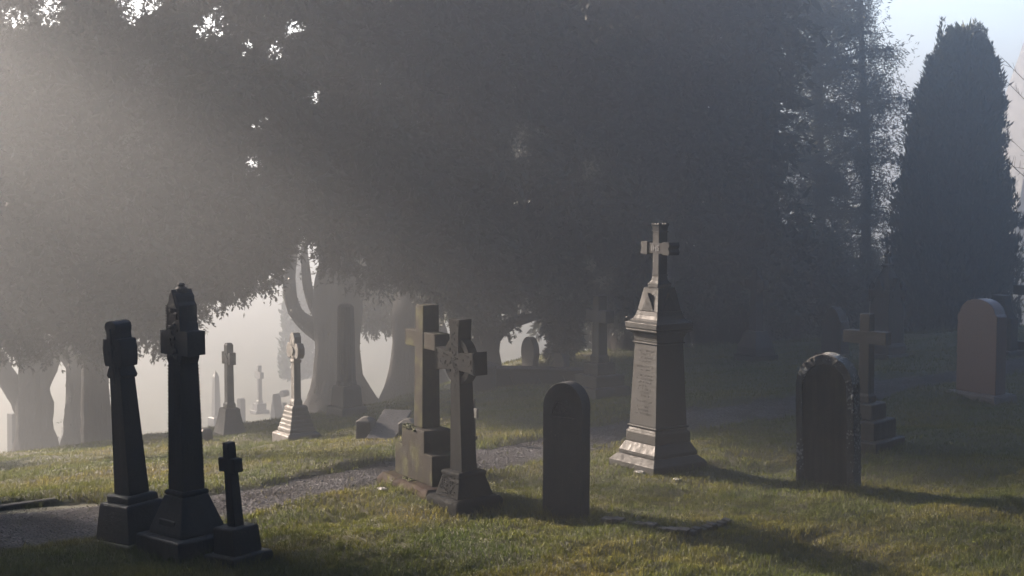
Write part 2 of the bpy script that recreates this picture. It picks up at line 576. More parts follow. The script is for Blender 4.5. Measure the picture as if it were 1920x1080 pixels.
# 1 rounded head cross, leaning, far left
t, k, loc = setup('leaning_cross_monument', 'sooty black cross with rounded barrel top leaning left, leftmost of the three dark foreground crosses', 'cross monument', 255, 1013, -40, (0, -3.6))
t.scale = (.935, .935, .935)
b = B(); loft(b, [(-.2, .265), (.035, .265), (.05, .25)])
part('base_slab', b, FARST, t, .01)
b = B(); loft(b, [(.05, .235), (.345, .195), (.36, .185)])
loft(b, [(.362, .155), (.415, .15), (.425, .135)])
part('plinth', b, BLACK, t, .012)
b = B()
loft(b, [(.425, .108, .10), (1.40, .078, .072)])
z = 1.40
prism(b, [(-.088, z), (.088, z), (.105, z + .025), (.062, z + .1), (.112, z + .1), (.128, z + .16), (.132, z + .25), (.118, z + .33), (.064, z + .33), (.062, z + .38),
          (.078, z + .425), (.072, z + .455), (.045, z + .475), (0, z + .482), (-.045, z + .475), (-.072, z + .455), (-.078, z + .425),
          (-.062, z + .38), (-.064, z + .33), (-.118, z + .33), (-.132, z + .25), (-.128, z + .16), (-.112, z + .1), (-.062, z + .1), (-.105, z + .025)], -.082, .082)
# carved knot on the head
for a in range(6):
    an = a * math.pi / 3
    box(b, .045 * math.cos(an) - .02, .045 * math.cos(an) + .02, -.092, -.08, z + .21 + .06 * math.sin(an) - .02, z + .21 + .06 * math.sin(an) + .02)
box(b, -.018, .018, -.095, -.08, z - .05, z + .42)
part('cross', b, BLACK, t, .008)

# 2 tall gabled cross
t, k, loc = setup('gabled_cross_monument', 'tallest sooty black cross with gabled capped top and beaded edges on a spreading plinth', 'cross monument', 353, 1030, -43, (0, -.6))
t.scale = (.935, .935, .935)
b = B(); loft(b, [(-.2, .305), (.155, .30), (.17, .29)])
part('base_slab', b, BLACK, t, .012)
b = B(); loft(b, [(.17, .225), (.2, .222), (.46, .135), (.48, .128)])
box(b, -.11, .11, -.205, -.17, .22, .30)
part('plinth', b, BLACK, t, .01)
b = B()
loft(b, [(.481, .118), (.492, .128), (.51, .128), (.524, .118)])
loft(b, [(.526, .104), (1.56, .086)])
z = 1.56
prism(b, [(-.086, z), (.086, z), (.108, z + .05), (.10, z + .07), (.19, z + .072), (.19, z + .265), (.105, z + .268), (.088, z + .34), (.088, z + .47), (.06, z + .50), (.05, z + .545), (.035, z + .57),
          (-.035, z + .57), (-.05, z + .545), (-.06, z + .50), (-.088, z + .47), (-.088, z + .34), (-.105, z + .268), (-.19, z + .265), (-.19, z + .072), (-.10, z + .07), (-.108, z + .05)], -.087, .087)
prism(b, [(-.065, z + .45), (.065, z + .45), (0, z + .60)], -.098, .098)
lathe(b, [(z + .56, .03), (z + .585, .052), (z + .605, .052), (z + .62, .03), (z + .635, .034), (z + .65, .02)], 10)
for i in range(38):
    zz = .56 + i * .0262
    h = .104 - (zz - .526) / 1.034 * .018
    for sx in (-1, 1):
        for sy in (-1, 1):
            box(b, sx * h - .0045, sx * h + .0045, sy * h - .0045, sy * h + .0045, zz + random.uniform(-.003, .003), zz + random.uniform(.011, .017))
for i in range(16):
    zz = z + .27 + i * .0128
    for sx in (-1, 1):
        box(b, sx * .09 - .007, sx * .09 + .007, -.094, -.082, zz, zz + .008)
rr = random.Random(4)
for i in range(26):
    x, zz = rr.uniform(-.06, .06), z + rr.uniform(.0, .45)
    box(b, x - .014, x + .014, -.097, -.084, zz, zz + .026)
part('cross', b, BLACK, t, .005)

# 3 small cross
t, k, loc = setup('small_cross_monument', 'small plain black cross on a square block, rightmost of the three dark foreground crosses', 'cross monument', 448, 1053, -42, (0, -4.0))
t.scale = (.935, .935, .935)
b = B(); loft(b, [(-.2, .20), (.09, .195), (.1, .185)])
part('base_slab', b, BLACK, t, .01)
b = B(); loft(b, [(.1, .135), (.30, .128), (.312, .12)])
part('block', b, BLACK, t, .01)
b = B(); loft(b, [(.312, .048), (.98, .037)])
box(b, -.105, .105, -.041, .041, .745, .855)
part('cross', b, BLACK, t, .006)

# 8 plain big cross on a stepped block
t, k, loc = setup('stepped_cross_monument', 'tall plain brown sandstone cross on a mossy stepped block with rusty base', 'cross monument', 800, 918, -60, (0, .4))
b = B(); loft(b, [(-.2, .51, .27), (.07, .51, .27), (.125, .47, .225)])
slb = part('base_slab', b, RUST, t, .012)
b = B()
prism(b, [(-.385, .126), (.385, .126), (.37, .40), (.225, .405), (.225, .60), (-.225, .60), (-.225, .42), (-.37, .415)], -.14, .14)
jitter(b, .004)
blk = part('stepped_block', b, BROWN, t, .008)
b = B(); loft(b, [(.602, .088, .09), (1.715, .076, .08)])
box(b, -.30, .30, -.076, .076, 1.325, 1.475)
part('cross', b, BROWN, t, .007)
MOSS = leafmat('cushion_moss', (.04, .05, .012), (.075, .08, .02), .3)
b = B()
rr = random.Random(9)
for i in range(46):
    x, y = rr.uniform(-.2, .05), rr.choice((-.14, -.12, -.1)) + rr.uniform(-.008, .01)
    m = Matrix.Translation((x, y, .60 + rr.uniform(-.022, .008))) @ Matrix.Diagonal((rr.uniform(.008, .02),) * 2 + (rr.uniform(.006, .014), 1))
    bmesh.ops.create_icosphere(b, subdivisions=1, radius=1, matrix=m)
part('moss', b, MOSS, blk)
b = B()
for i in range(24):
    m = Matrix.Translation((rr.uniform(-.12, .12), rr.uniform(-.2, -.15), .122 + rr.uniform(-.004, .01))) @ Matrix.Diagonal((rr.uniform(.01, .02),) * 2 + (rr.uniform(.006, .012), 1))
    bmesh.ops.create_icosphere(b, subdivisions=1, radius=1, matrix=m)
part('moss', b, MOSS, slb)

# 9 wheel cross
t, k, loc = setup('wheel_cross_monument', 'black carved celtic wheel cross with a ring, before the plain brown cross', 'celtic cross', 871, 950, -55, (0, -1.2))
b = B(); loft(b, [(-.2, .255, .24), (.10, .255, .24), (.13, .235, .22)])
part('base_slab', b, WHEEL, t, .02)
b = B(); loft(b, [(.13, .182), (.30, .135), (.312, .142), (.335, .142), (.345, .13)])
rr = random.Random(12)
for i in range(70):
    x, zz = rr.uniform(-.13, .13), rr.uniform(.15, .3)
    y = -.182 + (zz - .13) / .17 * .047
    box(b, x - .008, x + .008, y - .006, y + .01, zz, zz + .012)
part('plinth', b, WHEEL, t, .012)
b = B()
loft(b, [(.345, .092, .078), (1.20, .068, .066)])
zc = 1.29
prism(b, [(-.068, 1.19), (.068, 1.19), (.058, zc - .075), (.2, zc - .085), (.305, zc - .10), (.305, zc + .10), (.2, zc + .085), (.058, zc + .075), (.066, zc + .24), (.082, zc + .36),
          (-.082, zc + .36), (-.066, zc + .24), (-.058, zc + .075), (-.2, zc + .085), (-.305, zc + .10), (-.305, zc - .10), (-.2, zc - .085), (-.058, zc - .075)], -.066, .066)
for i in range(90):
    q = rr.random()
    if q < .5:
        x, zz = rr.uniform(-.29, .28), zc + rr.uniform(-.07, .06)
    else:
        x, zz = rr.uniform(-.05, .045), rr.uniform(.95, zc + .33)
    w = rr.uniform(.006, .02)
    box(b, x, x + w, -.0705, -.064, zz, zz + rr.uniform(.006, .022))
for x in (-.295, .28):
    box(b, x, x + .012, -.072, -.064, zc - .09, zc + .09)
wc = part('cross', b, WHEEL, t, .005)
b = B()
for i in range(40):
    a0, a1 = 2 * math.pi * i / 40, 2 * math.pi * (i + 1) / 40
    vs = []
    for y in (-.045, .045):
        for r_ in (.145, .205):
            for a in (a0, a1):
                vs.append(b.verts.new((r_ * math.cos(a), y, zc + r_ * math.sin(a))))
    for f in ((0, 1, 3, 2), (4, 6, 7, 5), (0, 4, 5, 1), (2, 3, 7, 6)):
        b.faces.new([vs[j] for j in f])
bmesh.ops.remove_doubles(b, verts=b.verts, dist=.0005)
part('ring', b, WHEEL, wc, .004)

# 10 round headed stone with a carved niche
t, k, loc = setup('round_headstone', 'plain dark round headed gravestone with a small carved half round niche near its top', 'headstone', 1060, 969, -31, (0, .3))
H10 = height(loc, 1062, 716)
b = B()
hw = .185
o_ = arch(hw * 2, H10, rise=.215, n=26, z0=-.0)
o_ = [(x, z if i > 1 else -.2) for i, (x, z) in enumerate(o_)]
# front sheet with a niche cut: build the slab behind the face and the face as a frame around the niche
prism(b, o_, -.05, .085)
nz = H10 - .29
nich = [(-.10, nz), (.10, nz)] + [(.10 * math.cos(math.pi * i / 14), nz + .155 * math.sin(math.pi * i / 14)) for i in range(15)]
nich = nich[:2] + nich[3:-1]
def frame(bm, outer, inner, y0, y1, split):
    """face plate with a hole between y0 (front) and y1"""
    loops = []
    for P in (outer, inner):
        vs = [bm.verts.new((x, y0, z)) for x, z in P]
        es = [bm.edges.new((vs[i], vs[(i + 1) % len(vs)])) for i in range(len(vs))]
        loops.append((vs, es))
    bmesh.ops.triangle_fill(bm, use_beauty=True, use_dissolve=False, edges=loops[0][1] + loops[1][1])
    for vs, es in loops:
        bk = [bm.verts.new((v.co.x, y1, v.co.z)) for v in vs]
        for i in range(len(vs)):
            bm.faces.new((vs[i], vs[(i + 1) % len(vs)], bk[(i + 1) % len(vs)], bk[i]))
frame(b, o_, nich, -.066, -.0502, None)
sl = part('slab', b, DARK, t, .004)
b = B()
rr = random.Random(21)
for i in range(46):
    a = rr.uniform(.1, math.pi - .1)
    rad_ = rr.uniform(.01, .12)
    x, zz = rad_ * math.cos(a) * .8, nz + .012 + rad_ * math.sin(a) * 1.05
    m = Matrix.Translation((x, -.051, zz)) @ Matrix.Rotation(rr.uniform(0, 3), 4, 'Y') @ Matrix.Diagonal((.017, .009, .006, 1))
    bmesh.ops.create_icosphere(b, subdivisions=1, radius=1, matrix=m)
box(b, -.12, .13, -.076, -.0662, nz - .012, nz)
part('carved_relief', b, DARK, sl, smooth=True)
b = B()
for i in range(13):
    a = math.pi * (.22 + .56 * i / 12)
    tmp = B()
    letters(tmp, [(-.012, .012, 0)], 0, .04, seed=40 + i)
    M = Matrix.Translation((.152 * math.cos(a), -.0665, nz + .02 + .19 * math.sin(a))) @ Matrix.Rotation(math.pi / 2 - a, 4, 'Y')
    bmesh.ops.transform(tmp, matrix=M, verts=tmp.verts)
    me = bpy.data.meshes.new('tmp'); tmp.to_mesh(me); tmp.free(); b.from_mesh(me); bpy.data.meshes.remove(me)
part('inscription', b, DARK, sl)

# 11 obelisk pedestal with small cross
t, k, loc = setup('pedestal_monument', 'tall grey green tapering pedestal topped by a small cross, sunlit on its left face', 'monument', 1233, 877, -55, (0, .2))
Ht = height(loc, 1250, 415)
S = Ht / 2.44
b = B()
loft(b, [(-.25, .315), (.095, .312), (.155, .255)])
loft(b, [(.157, .25), (.19, .25), (.195, .248), (.275, .205)])
loft(b, [(.277, .204), (.36, .204), (.375, .20), (.385, .188), (.405, .18)])
part('base', b, OBEL, t, .005)
b = B()
loft(b, [(.407, .182), (.414, .195), (.426, .195), (.433, .183)])
loft(b, [(.434, .181), (1.19, .153)])
shf = part('shaft', b, OBEL, t, .003)
b = B()
loft(b, [(1.191, .155), (1.196, .165), (1.205, .166), (1.212, .155)])
loft(b, [(1.213, .154), (1.25, .158), (1.285, .172), (1.305, .195)])
loft(b, [(1.306, .2), (1.312, .212), (1.325, .214), (1.334, .203)])
loft(b, [(1.335, .21), (1.342, .215), (1.385, .215), (1.392, .212)])
loft(b, [(1.393, .205), (1.405, .185), (1.425, .165), (1.455, .15), (1.495, .142)])
part('cornice', b, OBEL, t, .003)
b = B()
loft(b, [(1.497, .138), (1.70, .10), (1.712, .10)])
for q in range(4):
    tmp = B()
    prism(tmp, [(-.085, 1.50), (.085, 1.50), (0, 1.665)], -.139, -.03)
    bmesh.ops.rotate(tmp, cent=(0, 0, 0), matrix=Matrix.Rotation(q * math.pi / 2, 3, 'Z'), verts=tmp.verts)
    me = bpy.data.meshes.new('tmp'); tmp.to_mesh(me); tmp.free(); b.from_mesh(me); bpy.data.meshes.remove(me)
part('gabled_cap', b, OBEL, t, .003)
b = B()
loft(b, [(1.714, .07, .08), (1.755, .07, .08), (1.765, .062, .07), (1.79, .048, .058), (1.84, .042, .05)])
loft(b, [(1.841, .05, .056), (1.853, .05, .056)])
loft(b, [(1.854, .041, .05), (2.32, .041, .05)])
zt = 2.145
box(b, -.105, .105, -.052, .052, zt - .058, zt + .058)
for sx in (-1, 1):
    prism(b, [(sx * .103, zt - .07), (sx * .185, zt - .07), (sx * .195, zt - .035), (sx * .18, zt), (sx * .195, zt + .035), (sx * .185, zt + .07), (sx * .103, zt + .07)][::sx], -.062, .062)
loft(b, [(2.321, .049, .056), (2.333, .049, .056)])
loft(b, [(2.334, .041, .05), (2.38, .046, .055), (2.41, .056, .063)])
for a_ in (-1, 1):
    for c_ in (-1, 0, 1):
        loft(b, [(2.405, .017, .02), (2.425, .010, .013)], c_ * .038, a_ * .042)
ocr = part('cross', b, OBEL, t, .003)
cu = bpy.data.curves.new('lettering', 'FONT')
cu.body = 'IHS'
cu.size = .088
cu.align_x = 'CENTER'
cu.align_y = 'CENTER'
cu.extrude = .004
cu.offset = .0016
tmpo = bpy.data.objects.new('tmp_text', cu)
C.objects.link(tmpo)
bpy.context.view_layer.update()
me = bpy.data.meshes.new_from_object(tmpo.evaluated_get(bpy.context.evaluated_depsgraph_get()))
bpy.data.objects.remove(tmpo)
me.transform(Matrix.Translation((0, -.054, zt)) @ Matrix.Rotation(math.pi / 2, 4, 'X') @ Matrix.Diagonal((.85, 1, 1, 1)))
me.materials.clear()
me.materials.append(INK)
lo = bpy.data.objects.new('lettering', me)
C.objects.link(lo)
lo.parent = ocr
b = B()
rows = []
zz = 1.12
rr = random.Random(77)
while zz > .52:
    w_ = rr.uniform(.055, .115)
    rows.append((-w_, w_, zz))
    zz -= rr.choice((.032, .032, .05))
letters(b, rows, 0, .02, 77)
for v_ in b.verts:
    u = (v_.co.z - .434) / (1.19 - .434)
    v_.co.y += -(.181 + (.153 - .181) * u)
part('inscription', b, DARK, shf)
for o_c in t.children_recursive:
    for v_ in o_c.data.vertices:
        z_ = v_.co.z
        v_.co.z = z_ * 1.05 if z_ < 1.7135 else 1.80 + (z_ - 1.7135) * .88
t.scale = (1.09, 1.09, S)

# 12 framed lichen headstone
t, k, loc = setup('framed_headstone', 'lichen crusted round headed gravestone with a raised border around a stained brown panel', 'headstone', 1553, 905, -34, (0, -1.2))
H12 = height(loc, 1545, 663)
b = B()
w = .55
o_ = arch(w, H12, rise=.29, n=28)
o_ = [(x * (1.06 if i < 2 else 1), z if i > 1 else -.2) for i, (x, z) in enumerate(o_)]
prism(b, o_, -.07, .10)
inn = arch(.43, H12 - .09, rise=.225, n=24, z0=0)
inn = [(x, z if i > 1 else .03) for i, (x, z) in enumerate(inn)]
out2 = [(x, z if i > 1 else -.2) for i, (x, z) in enumerate(o_)]
frame(b, out2, inn, -.088, -.0702, None)
bmesh.ops.subdivide_edges(b, edges=[e_ for e_ in b.edges if e_.calc_length() > .14], cuts=3, use_grid_fill=True)
rr = random.Random(3)
for v_ in b.verts:
    if v_.co.y > .05 or v_.co.y < -.08:
        v_.co += Vector((rr.uniform(-1, 1), rr.uniform(-1, 1), rr.uniform(-1, 1))) * .006
part('border', b, LICH, t, .006)
b = B()
inn2 = arch(.426, H12 - .092, rise=.223, n=24)
prism(b, [(x, z if i > 1 else .03) for i, (x, z) in enumerate(inn2)], -.079, -.06)
part('panel', b, PANEL, t)
b = B()
rr = random.Random(8)
for i in range(60):
    zz = rr.uniform(-.1, H12 - .25)
    m = Matrix.Translation((.277, rr.uniform(-.09, .09), zz)) @ Matrix.Diagonal((rr.uniform(.006, .02), rr.uniform(.015, .04), rr.uniform(.02, .05), 1))
    bmesh.ops.create_icosphere(b, subdivisions=1, radius=1, matrix=m)
part('rock_faced_edge', b, LICH, t)

# generic builders -----------------------------------------------------------
def stepped_cross(name, label, px, py, top, steps, sh, arms, mat, rz=-55, lean=(0, 0), taper=.9, depth=None, fac=1.40):
    """steps: (pixel width, top pixel row) from the ground up; sh: shaft pixel width; arms: (pixel span, top row, bottom row)"""
    t, k, loc = setup(name, label, 'cross monument', px, py, rz, lean)
    Hh = height(loc, px, top)
    z0 = -.25
    b = B()
    for wpx, row in steps:
        h = wpx * k / fac / 2
        z1 = height(loc, px, row)
        loft(b, [(z0, h), (z1 - .012, h), (z1, h - .012)])
        z0 = z1 + .001
    part('steps', b, mat, t, .008)
    b = B()
    s = sh * k / fac / 2
    loft(b, [(z0, s * 1.25), (z0 + s, s * 1.25), (z0 + s * 1.5, s), (Hh, s * taper)])
    za, zb = height(loc, px, arms[1]), height(loc, px, arms[2])
    half = (arms[0] * k - 2 * s * .78) / .62 / 2
    box(b, -half, half, -s * .97, s * .97, zb, za)
    part('cross', b, mat, t, .006)
    return t, k, loc, s, half, z0, Hh, za, zb

# 13
stepped_cross('latin_cross_monument', 'plain dark cross on three square steps just behind the lichen framed gravestone', 1622, 841, 588,
              [(152, 818), (116, 783), (78, 753)], 31, (73, 620, 644), FARDK, -43)
# 18
stepped_cross('broad_cross_monument', 'hazy grey cross on broad steps left of the sunlit pedestal monument', 1124, 742, 555,
              [(116, 722), (94, 701), (60, 679)], 29, (54, 581, 604), FARDK)
# 5
stepped_cross('little_cross_monument', 'little pale cross on two steps at the brow between two taller hazy crosses', 487, 775, 685,
              [(38, 768), (27, 756)], 11, (21, 697, 709), FARDK)
# 24 right frame edge
stepped_cross('edge_cross_monument', 'black stepped cross cut off by the right edge of the photo', 1964, 663, 486,
              [(148, 657), (118, 640), (86, 624)], 30, (106, 538, 556), FARDK)
# 23
stepped_cross('slim_cross_monument', 'slim small cross half hidden behind the black wheel cross beside the path', 889, 822, 748,
              [(14, 816)], 7, (19, 765, 783), FARDK)

# 4, 6 crosses with swept bases
def swept_cross(name, label, px, py, top, slab, taper_, sh, arms, mat, bulb, lean=(0, 0), courses=0):
    t, k, loc = setup(name, label, 'cross monument', px, py, -55, lean)
    q = lambda p: p * k / 1.40 / 2
    h = lambda r_: height(loc, px, r_)
    b = B(); loft(b, [(-.3, q(slab[0])), (h(slab[1]) - .03, q(slab[0])), (h(slab[1]), q(slab[0]) - .04)])
    part('base_slab', b, mat, t, .01)
    b = B()
    zb, zt, w0, w1 = h(slab[1]) + .001, h(taper_[2]), q(taper_[0]), q(taper_[1])
    n_ = max(courses, 5)
    secs = []
    for i in range(n_ + 1):
        u = i / n_
        w_ = w1 + (w0 - w1) * (1 - u) ** 1.35
        secs.append((zb + (zt - zb) * u * .95, w_))
        if courses and i < n_:
            secs.append((zb + (zt - zb) * (u + .8 / n_) * .95, w_ * .985))
    secs.append((zt, w1 * .86))
    loft(b, secs)
    part('plinth', b, mat, t, .006)
    b = B()
    s, hd = q(sh), h(top)
    za, zb2 = h(arms[1]), h(arms[2])
    half = (arms[0] * k - 2 * s * .78) / .62 / 2
    zc = (za + zb2) / 2
    loft(b, [(zt + .001, s * 1.3), (zt + .05, s * 1.25), (zt + .08, s), (zc, s * .92)])
    ah = (za - zb2) / 2
    if bulb:
        loft(b, [(zb2 - .06, s * 1.0), (zb2 - .05, s * 1.16), (zb2 - .025, s * 1.16), (zb2 - .015, s)])
        e_ = half
        def octo(cx, cz, rx, rz_):
            return [(cx + rx * math.cos(R(22.5 + 45 * i)) * 1.08, cz + rz_ * math.sin(R(22.5 + 45 * i)) * 1.08) for i in range(8)]
        for cx, cz in ((-half * .62, zc), (half * .62, zc), (0, hd - ah * .9), (0, zc)):
            prism(b, octo(cx, cz, half * .42 if cz != zc or cx else half * .5, ah), -s * (1.02 if cx == 0 else .99), s * (1.02 if cx == 0 else .99))
        prism(b, octo(0, zc, ah * .55, ah * .55), -s * 1.3, s * 1.3)
    else:
        loft(b, [(zc, s * .92), (hd - .03, s * .95), (hd, s * .7)])
        box(b, -half * .7, half * .7, -s * .85, s * .85, zb2 + ah * .3, za - ah * .3)
        for sx in (-1, 1):
            box(b, min(sx * half, sx * half * .6), max(sx * half, sx * half * .6), -s * .9, s * .9, zb2, za)
        prism(b, [(-s * 1.4, zc), (0, zc - s * 1.5), (s * 1.4, zc), (0, zc + s * 1.5)], -s * 1.1, s * 1.1)
    part('cross', b, mat, t, .006)
swept_cross('fading_cross_monument', 'hazy pale cross on a swept pyramid base nearest the distant fading obelisk', 431, 816, 643, (84, 811), (66, 42, 764), 20, (34, 660, 683), FARST, False)
swept_cross('budded_cross_monument', 'pale stone cross with budded arm ends on a coursed spreading base beside the big trunk', 556, 823, 625, (96, 807), (74, 44, 759), 20, (40, 643, 671), FARST, True, courses=6)

# 14 red granite
t, k, loc = setup('red_granite_headstone', 'polished red granite gravestone with rounded shouldered head on a rough base', 'headstone', 1838, 746, -56)
H14, zb = height(loc, 1838, 560), height(loc, 1838, 735)
b = B(); loft(b, [(-.2, .40, .23), (zb - .02, .39, .22), (zb, .37, .2)])
bmesh.ops.subdivide_edges(b, edges=b.edges[:], cuts=3, use_grid_fill=True)
jitter(b, .008)
part('base', b, REDB, t, .006)
b = B()
w = .62
o_ = [(-w / 2, zb), (w / 2, zb), (w / 2, H14 - .22), (w / 2 - .015, H14 - .19), (w / 2 - .03, H14 - .185)]
for i in range(1, 18):
    a = math.pi * i / 18
    o_.append((.275 * math.cos(a), H14 - .185 + .185 * math.sin(a)))
o_ += [(-w / 2 + .03, H14 - .185), (-w / 2 + .015, H14 - .19), (-w / 2, H14 - .22)]
prism(b, o_, -.10, .10)
sl = part('slab', b, RED, t, .008)
b = B()
letters(b, [(-.1, .1, H14 - .235), (-.015, .015, H14 - .275), (-.15, .15, H14 - .325), (-.05, .05, H14 - .36), (-.2, .2, H14 - .41), (-.14, .14, H14 - .465), (-.2, .19, H14 - .52), (-.12, .12, H14 - .58)], -.1, .03, 5)
part('inscription', b, INK, sl)

# 15 gothic monument
t, k, loc = setup('gothic_monument', 'dark gothic monument with pinnacled shoulders and a finial, left of the column conifer', 'monument', 1661, 674, -52)
q = lambda p: p * k / 1.40 / 2
h = lambda r_: height(loc, 1661, r_)
b = B(); loft(b, [(-.25, q(88)), (h(668), q(88)), (h(662), q(80))]); loft(b, [(h(661.8), q(74)), (h(648), q(74)), (h(642), q(66))])
part('base', b, FARDK, t, .01)
b = B(); loft(b, [(h(641.8), q(64)), (h(556), q(60)), (h(552), q(68)), (h(544), q(70)), (h(540), q(62))])
for a_ in (-1, 1):
    for c_ in (-1, 1):
        loft(b, [(h(565), q(12)), (h(536), q(13)), (h(533), q(9)), (h(527), q(2))], a_ * q(54), c_ * q(54))
for q_ in range(4):
    tmp = B()
    prism(tmp, [(-q(44), h(556)), (q(44), h(556)), (0, h(520))], -q(70), 0)
    bmesh.ops.rotate(tmp, cent=(0, 0, 0), matrix=Matrix.Rotation(q_ * math.pi / 2, 3, 'Z'), verts=tmp.verts)
    me = bpy.data.meshes.new('tmp'); tmp.to_mesh(me); tmp.free(); b.from_mesh(me); bpy.data.meshes.remove(me)
part('body', b, FARDK, t, .008)
b = B(); loft(b, [(h(541), q(54)), (h(530), q(46)), (h(515), q(30)), (h(503), q(17)), (h(500), q(15)), (h(499), q(24)), (h(496), q(24)), (h(494), q(11)), (h(483), q(9))])
for dx_, dz_ in ((-1, 0), (1, 0), (0, 1), (0, -.4)):
    m = Matrix.Translation((dx_ * q(14), 0, h(478) + dz_ * q(18))) @ Matrix.Diagonal((q(10), q(8), q(13), 1))
    bmesh.ops.create_icosphere(b, subdivisions=2, radius=1, matrix=m)
part('spirelet', b, FARDK, t, .004)

# 16 hooded headstone
t, k, loc = setup('shouldered_headstone', 'dim shouldered gravestone between the thin tree and the gothic monument', 'headstone', 1565, 668, -55)
h = lambda r_: height(loc, 1565, r_)
b = B()
w = 40 * k / .80
prism(b, [(-w / 2, -.2), (w / 2, -.2), (w / 2, h(602)), (w * .42, h(600)), (w * .36, h(590)), (w * .2, h(580)), (0, h(575)), (-w * .2, h(580)), (-w * .36, h(590)), (-w * .42, h(600)), (-w / 2, h(602))], -.1, .1)
part('slab', b, FARDK, t, .01)
b = B(); loft(b, [(-.2, w * .6, .2), (h(662), w * .6, .2)])
part('base', b, FARDK, t, .01)

# 17 dim tall cross monument
t, k, loc = setup('pedestal_cross_monument', 'dim tall cross on a sloped pedestal almost lost against the dark trees right of centre', 'cross monument', 1417, 675, -55)
q = lambda p: p * k / 1.40 / 2
h = lambda r_: height(loc, 1417, r_)
b = B(); loft(b, [(-.25, q(84)), (h(664), q(82))]); loft(b, [(h(663.8), q(72)), (h(650), q(68)), (h(624), q(44)), (h(620), q(40))])
part('pedestal', b, FARDK, t, .01)
b = B(); loft(b, [(h(619.8), q(28)), (h(505), q(20))]); box(b, -q(72), q(72), -q(20), q(20), h(542), h(524))
part('cross', b, FARDK, t, .008)
b = B()
zc_, ro, ri = h(533), q(52), q(36)
for i in range(32):
    a0, a1 = 2 * math.pi * i / 32, 2 * math.pi * (i + 1) / 32
    vs = [b.verts.new((r_ * math.cos(a), y, zc_ + r_ * math.sin(a))) for y in (-q(10), q(10)) for r_ in (ri, ro) for a in (a0, a1)]
    for f in ((0, 1, 3, 2), (4, 6, 7, 5), (0, 4, 5, 1), (2, 3, 7, 6)):
        b.faces.new([vs[j] for j in f])
bmesh.ops.remove_doubles(b, verts=b.verts, dist=.0005)
part('ring', b, FARDK, t)

# 19, 20, 25 small far headstones
def far_head(name, label, px, py, top, wpx, kind, mat=FARDK, base=True, th=.13):
    t, k, loc = setup(name, label, 'headstone', px, py, -50)
    Hh = height(loc, px, top)
    w = (wpx * k - th * .7) / .66
    b = B()
    if kind == 'oval':
        pts = []
        for i in range(29):
            a = -math.pi * .16 + (math.pi * 1.32) * i / 28
            pts.append((w / 2 * math.cos(a) * (1 if math.sin(a) > 0 else 1), Hh * .56 + Hh * .44 * math.sin(a)))
        pts = [(-w * .40, -.1), (w * .40, -.1)] + pts
    elif kind == 'point':
        pts = [(-w / 2, -.2), (w / 2, -.2), (w * .5, Hh * .45), (w * .42, Hh * .72), (w * .25, Hh * .9), (0, Hh), (-w * .25, Hh * .9), (-w * .42, Hh * .72), (-w * .5, Hh * .45)]
    elif kind == 'scroll':
        pts = [(-w / 2, -.2), (w / 2, -.2), (w / 2, Hh * .63)]
        for i in range(9):
            u = i / 8
            pts.append((w / 2 - w * .28 * u, Hh * .63 + Hh * .34 * u ** 2.2))
        pts += [(w * .22, Hh), (-w * .22, Hh)]
        for i in range(9):
            u = 1 - i / 8
            pts.append((-w / 2 + w * .28 * u, Hh * .63 + Hh * .34 * u ** 2.2))
    else:
        pts = arch(w, Hh, n=18)
        pts = [(x, z if i > 1 else -.2) for i, (x, z) in enumerate(pts)]
    prism(b, pts, -th / 2, th / 2)
    part('slab', b, mat, t, .01)
    if base:
        b = B(); loft(b, [(-.25, w * .62, th * 1.1), (Hh * .085, w * .62, th * 1.1), (Hh * .1, w * .58, th)])
        part('base', b, mat, t, .01)
    return t
far_head('oval_headstone', 'egg shaped dark gravestone standing clear against the bright mist gap', 994, 694, 631, 35, 'oval')
far_head('arched_headstone', 'dim round arched gravestone under the drooping clipped yew', 1052, 697, 662, 31, 'arch', base=False)
far_head('scrolled_headstone', 'dim gravestone with concave scrolled shoulders behind the red granite one', 1874, 664, 553, 56, 'scroll', th=.2)

# 21 low walled plot
t, k, loc = setup('grave_plot_wall', 'low coped stone wall around a plot in front of the egg shaped gravestone', 'wall', 985, 722, -8)
b = B(); box(b, -.84, .95, -.14, .14, -.3, height(loc, 985, 692))
part('wall_body', b, FARDK, t, .012)
b = B(); prism(b, [(-.93, height(loc, 985, 694) + .001), (1.0, height(loc, 985, 694) + .001), (1.0, height(loc, 985, 689)), (-.9, height(loc, 985, 688.5))], -.18, .18)
part('coping', b, FARDK, t, .012)
b = B(); z1 = height(loc, 985, 689)
loft(b, [(-.3, .17), (z1 - .01, .17), (z1, .19), (z1 + .04, .19), (z1 + .10, .02)], -.62, -.06)
part('pier', b, FARDK, t, .008)
b = B()
for x in (-.35, .1, .5):
    prism(b, [(x, -.2), (x + .3, -.2), (x + .12, height(loc, 985, 700))], -.22, -.141)
part('buttress', b, FARDK, t, .01)

# 22 sloping ledger between piers
t, k, loc = setup('ledger_tomb', 'wet sloping ledger slab between two low stone piers left of the stepped brown cross', 'tomb', 716, 823, -14)
h = lambda r_: height(loc, 716, r_)
for sx, nm in ((-1, 'pier'), (1, 'pier')):
    b = B()
    loft(b, [(-.2, .09, .11), (h(788), .088, .105), (h(781), .03, .05)], -.17 if sx < 0 else .33, -.05)
    part(nm, b, FARST, t, .012)
b = B()
vs = [(-.085, -.30, h(822)), (.245, -.30, h(822)), (.245, .34, h(784)), (-.085, .34, h(784))]
lo_ = [b.verts.new(v) for v in vs]
hi_ = [b.verts.new((v[0], v[1], v[2] + .05)) for v in vs]
b.faces.new(lo_[::-1]); b.faces.new(hi_)
for i in range(4): b.faces.new((lo_[i], lo_[(i + 1) % 4], hi_[(i + 1) % 4], hi_[i]))
part('ledger', b, SHINE, t, .006)
